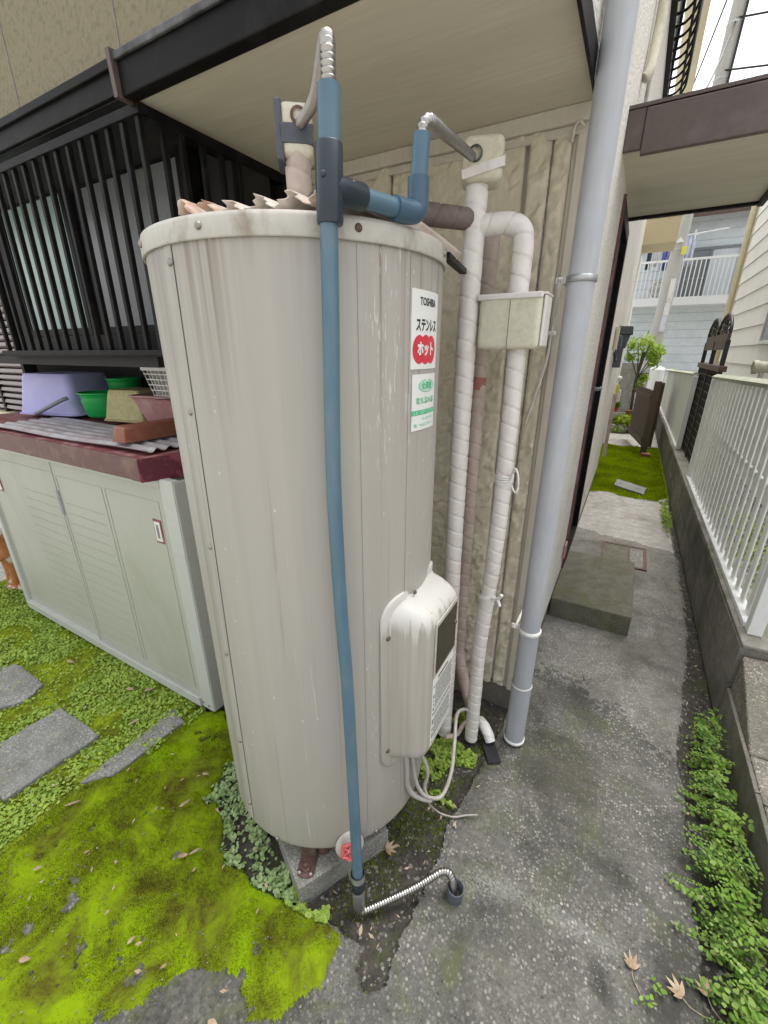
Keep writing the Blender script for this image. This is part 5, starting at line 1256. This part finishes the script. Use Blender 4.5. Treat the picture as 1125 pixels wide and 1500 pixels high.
o = MB().tube([(1.24, 5.3, 1.37), (1.0, 5.3, 1.37)], .05, 16).lathe([(.05, 0), (.062, .01), (.062, .045), (.05, .05), (.045, .04), (0, .04)], 18, axisM((1.0, 5.3, 1.37), (-1, 0, 0))).tube([(1.03, 5.3, 1.33), (1.03, 5.3, 1.2)], .02, 10).build('vent_pipe', M['foam']); tag(o, 'pale vent pipe poking out of the clapboard wall above the fence', 'vent pipe')

# ================================================================== END OF THE ALLEY
FH = thing('far_house', 'pale blue boarded house with a white balcony at the end of the alley', 'house', (.7, 14, 0))
MB().box(-4, 7, 14.02, 18, -.2, 4.64).build('wall', M['siding_gap'], FH)
brd = None
for k in range(24):
    Mx = Matrix.Translation((1.5, 0, -.12 + k * .197))
    if brd is None:
        brd = MB().add([(x, y, z) for x in (-5.5, 5.5) for y, z in ((14.0, 0), (14.02, 0), (14.02, .191), (14.008, .191))], [(0, 1, 2, 3), (7, 6, 5, 4)] + [(q, (q + 1) % 4, 4 + (q + 1) % 4, 4 + q) for q in range(4)]).build('board', M['house_blue'], FH); brd.matrix_basis = Mx
    else: dup(brd, FH, M=Mx)
MB().prism([(13.55, 4.44), (18, 6.2), (18, 6.32), (13.55, 4.56)], -4.2, 7.2, Matrix(((0, 0, 1, 0), (1, 0, 0, 0), (0, 1, 0, 0), (0, 0, 0, 1)))).build('roof', M['roof_brown'], FH)
MB().box(-4.2, 7.2, 13.50, 13.549, 4.42, 4.55).build('roof_gutter', M['wood_brown'], FH)
BC = MB().box(-.55, 2.3, 13.30, 13.995, 2.56, 2.60).box(-.55, 2.3, 13.27, 13.299, 2.56, 2.74).build('balcony_floor', M['white_paint'], FH)
MB().box(-.55, 2.3, 13.27, 13.31, 3.50, 3.55).build('hand_rail', M['white_paint'], BC)
bl_ = None
for k in range(32):
    Mx = Matrix.Translation((-.5 + k * .088, 13.29, 3.12))
    if bl_ is None: bl_ = MB().box(-.011, .011, -.011, .011, -.38, .38).build('baluster', M['white_paint'], FH); bl_.matrix_basis = Mx
    else: dup(bl_, FH, M=Mx)
wf = MB().box(.60, .66, 13.96, 13.995, 2.62, 3.86).box(1.66, 1.72, 13.96, 13.995, 2.62, 3.86).box(.6605, 1.6595, 13.96, 13.995, 3.80, 3.86).box(1.10, 1.15, 13.965, 13.995, 2.62, 3.799).box(.6605, 1.0995, 13.97, 13.995, 3.18, 3.22).build('window', M['grey_pl'], FH)
MB().box(.661, 1.099, 13.985, 13.993, 2.62, 3.179).box(.661, 1.099, 13.985, 13.993, 3.221, 3.799).build('pane', M['glass'], wf); MB().box(1.151, 1.659, 13.985, 13.993, 2.62, 3.799).build('pane', M['curtain'], wf)
AC = thing('air_conditioner', 'white air conditioner unit on the far balcony', 'air conditioner', (.2, 13.7, 2.6))
MB().box(-.04, .46, 13.60, 13.86, 2.75, 3.16).build('case', M['white_plastic'], AC, bevel=.01)
mb = MB().lathe([(.155, 0), (.165, .01), (.175, 0)], 28, axisM((.16, 13.598, 2.955), (0, -1, 0)))
for t in range(0, 180, 30): mb.bar((.16 + .16 * math.cos(R(t)), 13.592, 2.955 + .16 * math.sin(R(t))), (.16 - .16 * math.cos(R(t)), 13.592, 2.955 - .16 * math.sin(R(t))), .008, .006)
mb.lathe([(0, .012), (.03, .01), (.035, 0)], 14, axisM((.16, 13.598, 2.955), (0, -1, 0))); mb.build('fan_grille', M['grey_clip'], AC)
o = MB().tube([(-.5, 13.5, 3.98), (1.3, 13.5, 4.12)], .018, 8).tube([(.72, 13.9, 4.0), (.72, 13.45, 4.05)], .02, 8).tube([(.68, 13.45, 3.95), (.68, 13.45, 4.15)], .016, 8).build('laundry_pole', M['white_paint']); tag(o, 'white laundry pole above the far balcony', 'pole')
def cloth(x0, x1, z0, z1, m_, label, y=13.5):
    n = 14; V_ = []
    for i in range(n + 1):
        x = x0 + (x1 - x0) * i / n
        for j in range(5): V_.append((x, y + .02 * math.sin(i * 1.3 + j * .4) * (j + .5), z1 - (z1 - z0) * j / 4 + .03 * (x - x0)))
    F_ = [(i * 5 + j, i * 5 + j + 1, (i + 1) * 5 + j + 1, (i + 1) * 5 + j) for i in range(n) for j in range(4)]
    o = MB().add(V_, F_, True).build('laundry', M[m_]); md = o.modifiers.new('solid', 'SOLIDIFY'); md.thickness = .006; tag(o, label, 'laundry', 'laundry on the far balcony')
cloth(.10, .32, 3.36, 3.98, 'cloth_blue', 'dark blue patterned laundry hanging left of the utility pole')
cloth(.48, .72, 3.40, 4.03, 'cloth_white', 'pale blue laundry hanging right of the utility pole')
cloth(-.22, -.13, 3.40, 3.94, 'cloth_dark', 'narrow dark laundry at the left end of the balcony')
cloth(-.08, .04, 3.46, 3.94, 'sticker', 'white laundry between the dark and blue pieces')
# utility pole with bands, plates and cables
UP = thing('utility_pole', 'leaning grey concrete utility pole at the end of the alley', 'utility pole', (.18, 9.5, 0))
pa, pb = Vector((.251, 12.6, -.1)), Vector((.563, 12.6, 9.3))
def pp(z): return pa.lerp(pb, (z + .1) / 9.4)
MB().tube([pp(-.1), pp(3.5), pp(3.9), pp(9.3)], [.155, .140, .122, .112], 28).build('shaft', M['pole'], UP)
for z in (2.2, 2.55, 3.62, 6.5, 7.3): MB().lathe([(.138, -.016), (.146, 0), (.138, .016)] if z < 3.7 else [(.116, -.02), (.13, 0), (.116, .02)], 24, Matrix.Translation(pp(z))).build('band', M['grey_clip'], UP)
for z0, z1, m_ in ((2.56, 3.04, 'white_plastic'), (2.29, 2.55, 'white_plastic'), (1.95, 2.28, 'cloth_white')):
    c_ = pp((z0 + z1) / 2); MB().box(c_.x + .01, c_.x + .11, c_.y - .175, c_.y - .145, z0, z1).build('plate', M[m_], UP, bevel=.004)
c_ = pp(3.60); MB().box(c_.x + .06, c_.x + .16, c_.y - .16, c_.y - .13, 3.50, 3.66).build('plate', M['yellow_tag'], UP)
c_ = pp(3.78); MB().prism([(-.08, 0), (.08, 0), (0, .11)], 0, .02, Matrix(((1, 0, 0, c_.x - .01), (0, 0, -1, c_.y - .14), (0, 1, 0, 3.74), (0, 0, 0, 1)))).build('plate', M['white_plastic'], UP)
MB().box(.66, .80, 12.4, 12.6, 5.8, 6.2).build('junction_box', M['grey_pvc'], UP, bevel=.01)
MB().tube([pp(5.6) + Vector((.13, -.08, 0)), pp(9.2) + Vector((.125, -.08, 0))], .022, 8).build('riser_cable', M['iron'], UP)
for a, b_, lab in (((.5, 12.5, 7.35), (18, 16, 8.2), 'black overhead cable leading right from the utility pole'), ((.5, 12.5, 7.3), (.04, 9.3, 4.95), 'black overhead cable leading left to the house eave'), ((.52, 12.5, 8.2), (16, 18, 8.6), 'upper overhead cable leading right from the utility pole'), ((.5, 12.5, 6.6), (18, 14, 6.0), 'lower overhead cable leading right from the utility pole'), ((.5, 12.5, 8.6), (-1.0, 30, 9.5), 'overhead cable running away behind the utility pole')):
    a = Vector(a); b_ = Vector(b_); P = [a.lerp(b_, t / 20) - Vector((0, 0, .25 * 4 * (t / 20) * (1 - t / 20))) for t in range(21)]
    tag(MB().tube(P, .018, 8).build('overhead_cable', M['iron']), lab, 'cable')
# garden: tree, pots, flowers, stones, brown gate
TR_ = thing('small_tree', 'small bright green tree in the garden at the end of the alley', 'tree', (.07, 10.3, .25))
mb = MB().tube(smooth_path([(.09, 10.3, .0), (.075, 10.3, .45), (.06, 10.31, .8), (.07, 10.3, 1.1), (.10, 10.3, 1.5)], .05), .028, 8)
for q in ((.3, .1, .4), (-.25, .1, .3), (.1, -.2, .45), (-.1, .25, .5), (.35, -.1, .25), (.2, .0, -.1)): mb.tube(smooth_path([(.07, 10.3, 1.0), (.07 + q[0] * .5, 10.3 + q[1] * .5, 1.15 + q[2] * .5), (.07 + q[0], 10.3 + q[1], 1.2 + q[2])], .04), .010, 6)
mb.build('trunk', M['bark'], TR_)
r_ = np.random.default_rng(77); n = 1500; cl = np.array([(-.13, 0, 1.62), (.06, 0, 1.68), (.22, .05, 1.60), (.34, 0, 1.50), (.12, .1, 1.45), (.30, -.05, 1.30), (-.12, 0, 1.40), (.18, 0, 1.02), (.14, 0, .85), (.28, 0, 1.42)]); sz = np.array([.13, .14, .13, .11, .12, .10, .08, .09, .08, .1])
ci = r_.integers(0, len(cl), n); d = r_.normal(0, 1, (n, 3)); d /= np.linalg.norm(d, axis=1)[:, None]; P = cl[ci] + d * (sz[ci] * r_.uniform(.3, 1.45, n) * .95)[:, None] + np.array([.0, 10.3, 0])
a = r_.normal(0, 1, (n, 3)); a /= np.linalg.norm(a, axis=1)[:, None]; b2 = np.cross(a, r_.normal(0, 1, (n, 3))); b2 /= np.linalg.norm(b2, axis=1)[:, None]; s_ = r_.uniform(.018, .034, n)[:, None]
V_ = np.stack([P - a * s_ * 1.3, P + b2 * s_ * .6, P + a * s_ * 1.3, P - b2 * s_ * .6], 1).reshape(-1, 3)
raw('crown', V_, np.arange(4 * n).reshape(-1, 4), M['tree_leaf'], TR_)
def bush(name, label, cat, c, rx, ry, rz, n, m_, ls, seed, par=None):
    r_ = np.random.default_rng(seed); d = r_.normal(0, 1, (n, 3)); d /= np.linalg.norm(d, axis=1)[:, None]; P = np.array(c) + d * np.array((rx, ry, rz)) * r_.uniform(.4, 1.1, (n, 1)); P[:, 2] = np.maximum(P[:, 2], .02)
    a = r_.normal(0, 1, (n, 3)); a /= np.linalg.norm(a, axis=1)[:, None]; b2 = np.cross(a, r_.normal(0, 1, (n, 3))); b2 /= np.linalg.norm(b2, axis=1)[:, None]; s_ = r_.uniform(.5, 1, (n, 1)) * ls
    V_ = np.stack([P - a * s_, P + b2 * s_ * .35, P + a * s_, P - b2 * s_ * .35], 1).reshape(-1, 3)
    return (tag(raw(name, V_, np.arange(4 * n).reshape(-1, 4), M[m_]), label, cat) if par is None else raw(name, V_, np.arange(4 * n).reshape(-1, 4), M[m_], par))
bush('garden_plant', 'pale spidery plant spilling over the garden stones', 'plant', (.0, 9.75, .22), .24, .2, .14, 420, 'moss_pale', .06, 1)
bush('garden_plant', 'low weedy plant at the foot of the garden stones', 'plant', (-.08, 9.6, .08), .16, .15, .08, 260, 'clover', .04, 2)
pl_r = bush('garden_plant', 'dark green potted plant with red flowers', 'plant', (-.18, 9.9, .50), .07, .07, .09, 120, 'fern', .045, 3)
bush('flower_head', '', '', (-.20, 9.85, .42), .05, .05, .05, 60, 'red_flower', .03, 4, pl_r)
pl_o = bush('garden_plant', 'green leafy plant with orange flowers between tree and brown gate', 'plant', (.17, 10.0, .55), .07, .07, .14, 160, 'fern', .045, 6)
bush('flower_head', '', '', (.22, 9.9, .62), .04, .05, .05, 50, 'orange_flower', .03, 5, pl_o)
bush('yard_plant', 'low green plants in the neighbour yard behind the slats', 'plant', (.95, 3.6, .24), .22, .9, .10, 700, 'clover', .03, 8)
bush('yard_plant', 'green plant behind the iron gate', 'plant', (.9, 6.4, .30), .15, .4, .16, 300, 'clover', .04, 9)
for k, (x, y, r_) in enumerate(((-.18, 9.62, .09), (-.02, 9.60, .11), (.15, 9.66, .10))):
    mb = MB(); pr = [(0, -.05), (r_ * .9, -.02), (r_, .04), (r_ * .85, .11), (r_ * .5, .14), (0, .145)]
    o = mb.lathe(pr, 10, Matrix.Translation((x, y, .02)) @ Matrix.Diagonal((1, .8, 1, 1))).build('garden_stone', M['stone']); tag(o, ('rounded garden stone nearest the house wall', 'middle rounded garden stone under the spidery plant', 'rounded garden stone nearest the brown gate')[k], 'stone')
tub('flower_pot', 'terracotta flower pot at the foot of the small tree', 'flower pot', .10, 10.1, .22, .09, .12, .17, 'terracotta')
o = MB().box(-.9, .5, 9.95, 11.2, -.05, .22).build('planting_bed', M['soil']); tag(o, kind='structure')
GM = thing('gas_meter', 'pale gas meter with a yellow tag on a pipe beside the garden', 'gas meter', (-.24, 9.9, .5))
MB().box(-.34, -.16, 9.85, 10.0, .55, .80).build('case', M['white_plastic'], GM, bevel=.02); MB().box(-.31, -.19, 9.835, 9.848, .74, .90).build('tag', M['yellow_tag'], GM)
MB().tube(smooth_path([(-.30, 9.92, .80), (-.30, 9.92, .96), (-.26, 9.92, 1.02), (-.20, 9.92, 1.0)], .02), .045, 10).tube([(-.25, 9.92, .0), (-.25, 9.92, .55)], .03, 10).build('pipe', M['white_plastic'], GM)
WG = thing('garden_gate', 'brown vertical board gate standing open at the end of the alley', 'gate', (.30, 7.7, 0))
bo = None; ga, gb = Vector((.30, 7.72)), Vector((.10, 9.0)); gd = (gb - ga).normalized(); ang = math.atan2(gd.y, gd.x)
for k in range(11):
    q = ga + gd * (.06 + k * .112); Mx = Matrix.Translation((q.x, q.y, .54)) @ Matrix.Rotation(ang, 4, 'Z')
    if bo is None: bo = MB().box(-.05, .05, -.01, .01, -.42, .42).build('board', M['wood_brown'], WG); bo.matrix_basis = Mx
    else: dup(bo, WG, M=Mx)
for z in (.22, .86): MB().bar((ga.x - .015, ga.y, z), (gb.x - .015, gb.y, z), .016, .06).build('ledge', M['wood_brown'], WG)
MB().box(.295, .385, 7.58, 7.67, -.05, 1.10).build('post', M['wood_brown'], WG, bevel=.004)
o = MB().box(.40, .47, 8.35, 8.45, -.05, 1.04).build('gate_post', M['wood_brown'], None, bevel=.004); tag(o, 'second brown gate post against the block wall', 'post')
o = MB().box(.31, .43, 7.40, 7.50, -.01, .06).build('brick', M['brown_pl'], None, bevel=.004); tag(o, 'single reddish brick lying at the foot of the gate post', 'brick')
o = MB().tube([(.48, 12.4, -.05), (.48, 12.4, 1.1)], .16, 16).lathe([(.17, 0), (.15, .05), (.06, .09), (0, .1)], 16, Matrix.Translation((.48, 12.4, 1.1))).build('gate_pillar', M['white_paint'], None); tag(o, 'white round gate pillar at the far end of the fence', 'pillar')
pl_y = bush('garden_plant', 'yellow flowering plant behind the white gate pillar', 'plant', (.78, 12.6, .85), .09, .09, .25, 120, 'fern', .05, 13)
bush('flower_head', '', '', (.78, 12.6, .95), .08, .08, .2, 90, 'yellow_tag', .05, 12, pl_y)
o = MB().box(-2.5, .1, 12.6, 12.75, -.1, 1.25).build('street_wall', M['block_cap'], None); tag(o, 'grey low wall across the street behind the small tree', 'wall')

# ================================================================== FERNS
r_ = np.random.default_rng(21)
LV, LF, SV = [], [], MB()
def frond(p, yaw_, pitch_, ln, ls):
    p = np.array(p, float); d = np.array([math.cos(yaw_) * math.cos(pitch_), math.sin(yaw_) * math.cos(pitch_), math.sin(pitch_)])
    n = max(4, int(ln / (ls * 1.05))); pts = []
    side = np.cross(d, [0, 0, 1]); side /= np.linalg.norm(side)
    for k in range(n + 1):
        t = k / n; q = p + d * ln * t + np.array([0, 0, -.55 * ln * t * t]); q[2] = max(q[2], .008); pts.append(q)
        if k < 2: continue
        for sgn in ((-1, 1) if k < n else (0,)):
            l = ls * r_.uniform(.75, 1.2) * (1 - .35 * t); ax = side * sgn * .9 + d * .55 + r_.normal(0, .25, 3); ax /= np.linalg.norm(ax)
            up_ = np.array([r_.normal(0, .38), r_.normal(0, .38), 1.0]); up_ /= np.linalg.norm(up_)
            w_ = np.cross(up_, ax); w_ /= np.linalg.norm(w_) + 1e-9; b = len(LV)
            c_ = q + ax * l * .25
            for u_, v_ in ((0, 0), (.50, -.66), (.92, -.50), (1.05, 0), (.92, .50), (.50, .66)): LV.append(c_ + ax * l * u_ + w_ * l * v_ + up_ * (.12 * l * abs(v_)))
            for q_ in range(1, 5): LF.append((b, b + q_, b + q_ + 1))
    return pts
stems = []
for k in range(340):
    y = r_.uniform(.55, 1.86); x = .545 + r_.normal(0, .018)
    wid = np.interp(y, [.5, .9, 1.2, 1.5, 1.9], [.14, .16, .18, .12, .06])
    yaw_ = math.pi + r_.normal(0, .85); pt = r_.uniform(.1, .9)
    stems.append(frond((x, y, r_.uniform(.0, .10)), yaw_, pt, r_.uniform(.5, 1.05) * wid, r_.uniform(.0065, .0115) if r_.uniform() < .4 else r_.uniform(.010, .0185)))
for (x, y, yaw_, ln) in ((.47, 1.06, 2.7, .14), (.50, 1.40, 2.5, .13), (.44, .98, 3.0, .09), (.335, .80, 3.6, .07), (.345, .79, 2.2, .06)):
    stems.append(frond((x, y, .012), yaw_, .5, ln, .013))
ST = MB()
for s_ in stems[::2]: ST.tube(s_[::3] + [s_[-1]], .0008, 3, cap=False)
o = raw('fern_bank', np.array(LV), np.array(LF), M['fern']); tag(o, 'bank of bright green maidenhair fern along the foot of the right wall', kind='stuff')
o = ST.build('fern_stems', M['fern_stem']); tag(o, 'thin dark fern stems along the right wall', kind='stuff')
bush('wall_weed', 'thin weeds growing along the wall foot further up the alley', 'plant', (.50, 4.6, .05), .035, .5, .05, 200, 'clover', .03, 14)['kind'] = 'stuff'
del COL.objects['wall_weed']['category']

# ================================================================== FALLEN LEAVES
def leaf(label, x, y, ang, l, w_, z=.006, m_='dry_leaf', name='fallen_leaf', curl=.25):
    n = 8; V_, F_ = [], []
    for i in range(n + 1):
        t = i / n; ww = w_ * math.sin(math.pi * t ** .8) * .5 + .0004
        for s_ in (-1, 0, 1):
            V_.append(Matrix.Rotation(ang, 3, 'Z') @ Vector((l * (t - .5), s_ * ww, abs(s_) * ww * curl * 1.6 + curl * l * .5 * (t - .4) ** 2)) + Vector((x, y, z)))
    for i in range(n):
        for s_ in range(2): F_.append((i * 3 + s_, i * 3 + s_ + 1, (i + 1) * 3 + s_ + 1, (i + 1) * 3 + s_))
    o = MB().add(V_, F_, True).build(name, M[m_]); md = o.modifiers.new('solid', 'SOLIDIFY'); md.thickness = .0008; return tag(o, label, 'leaf', 'fallen leaves')
def star_leaf(label, x, y, ang, l):
    mb = MB()
    for k, (da, s_) in enumerate(((-1.0, .7), (-.45, .95), (.05, 1), (.6, .85), (1.1, .6))):
        n = 6; V_, F_ = [], []
        for i in range(n + 1):
            t = i / n; ww = l * .12 * math.sin(math.pi * t ** .7) + .0004
            for q in (-1, 0, 1): V_.append(Matrix.Rotation(ang + da, 3, 'Z') @ Vector((l * s_ * t, q * ww, abs(q) * ww * .8 + .22 * l * t * t + k * .0005)) + Vector((x, y, .006)))
        for i in range(n):
            for q in range(2): F_.append((i * 3 + q, i * 3 + q + 1, (i + 1) * 3 + q + 1, (i + 1) * 3 + q))
        mb.add(V_, F_, True)
    mb.tube(smooth_path([(x, y, .006), (x - .02 * math.cos(ang), y - .02 * math.sin(ang), .005), (x - .05 * math.cos(ang + .3), y - .05 * math.sin(ang + .3), .004)], .01), .0009, 5)
    o = mb.build('fallen_leaf', M['dry_leaf']); md = o.modifiers.new('solid', 'SOLIDIFY'); md.thickness = .0007; tag(o, label, 'leaf', 'fallen leaves')
star_leaf('dry star shaped maple leaf lying upright on the dark concrete at lower right', .266, .835, 1.75, .036)
star_leaf('dry curled maple leaf beside the ferns at the bottom right', .375, .838, 2.6, .042)
star_leaf('torn dry maple leaf at the edge of the ferns', .43, .87, 2.0, .038)
star_leaf('brown dry maple leaf on the soil by the pad edge', -.425, .765, .6, .04)
leaf('oval pale dry leaf on the moss near the left bottom edge', -1.114, .068, .6, .030, .013, .02)
leaf('small yellow oval leaf on the dark moss', -1.326, .186, .9, .024, .011, .02)
leaf('white curled scrap of leaf in the middle of the moss', -.911, .228, 1.5, .022, .010, .02)
leaf('broad dry brown leaf on the moss near the weeds', -.967, .428, .7, .030, .014, .022)
leaf('slim dry leaf on the moss behind the broad one', -.945, .455, 1.1, .036, .008, .022)
leaf('pale dry leaf beside the tank weeds', -1.10, .535, 1.3, .040, .011, .03)
leaf('pale leaf at the top of the moss by the cabinet', -1.135, .387 + .26, .4, .026, .012, .022)
leaf('brown twig like leaf near the paving stone', -1.45, .345, .9, .055, .008, .02)
leaf('dry leaf on the pale moss below the cabinet rail', -1.80, .76, .3, .045, .016, .02)
leaf('pinkish dry leaf under the cabinet edge', -1.72, .80, .9, .04, .018, .02)
leaf('white dry leaf on the clover by the cabinet', -2.25, .72, .2, .05, .017, .02)
leaf('tan leaf on the moss above the paving stone', -1.60, .66, 1.2, .042, .013, .02)
leaf('dry tan leaf on the concrete at the bottom edge', -.60, .235, .2, .03, .014, .008)
leaf('small reddish leaf near the drain hose', -.388, .555, 1.9, .026, .010, .006)
r_ = np.random.default_rng(9); n = 90; LVv = []; LFf = []
for k in range(n):
    x, y = r_.uniform(-2.4, -.6), r_.uniform(-.05, .82); a = r_.uniform(0, 6.28); l = r_.uniform(.008, .022); w_ = l * r_.uniform(.25, .5); b = len(LVv)
    for u_, v_ in ((-.5, 0), (0, -.5), (.5, 0), (0, .5)): LVv.append((x + math.cos(a) * l * u_ - math.sin(a) * w_ * v_, y + math.sin(a) * l * u_ + math.cos(a) * w_ * v_, .022 + r_.uniform(0, .006) + .2 * l * u_))
    LFf.append((b, b + 1, b + 2, b + 3))
for k in range(110):
    if k < 60: x, y = r_.uniform(.40, .55), r_.uniform(.7, 3.2)
    else: x, y = r_.uniform(-.55, -.22), r_.uniform(.5, 1.4)
    a = r_.uniform(0, 6.28); l = r_.uniform(.008, .024); w_ = l * r_.uniform(.25, .5); b = len(LVv)
    for u_, v_ in ((-.5, 0), (0, -.5), (.5, 0), (0, .5)): LVv.append((x + math.cos(a) * l * u_ - math.sin(a) * w_ * v_, y + math.sin(a) * l * u_ + math.cos(a) * w_ * v_, .010 + r_.uniform(0, .006) + .2 * l * u_))
    LFf.append((b, b + 1, b + 2, b + 3))
tag(raw('leaf_litter', np.array(LVv), np.array(LFf), M['dry_leaf']), 'tiny dry leaf scraps scattered over moss and soil', kind='stuff')
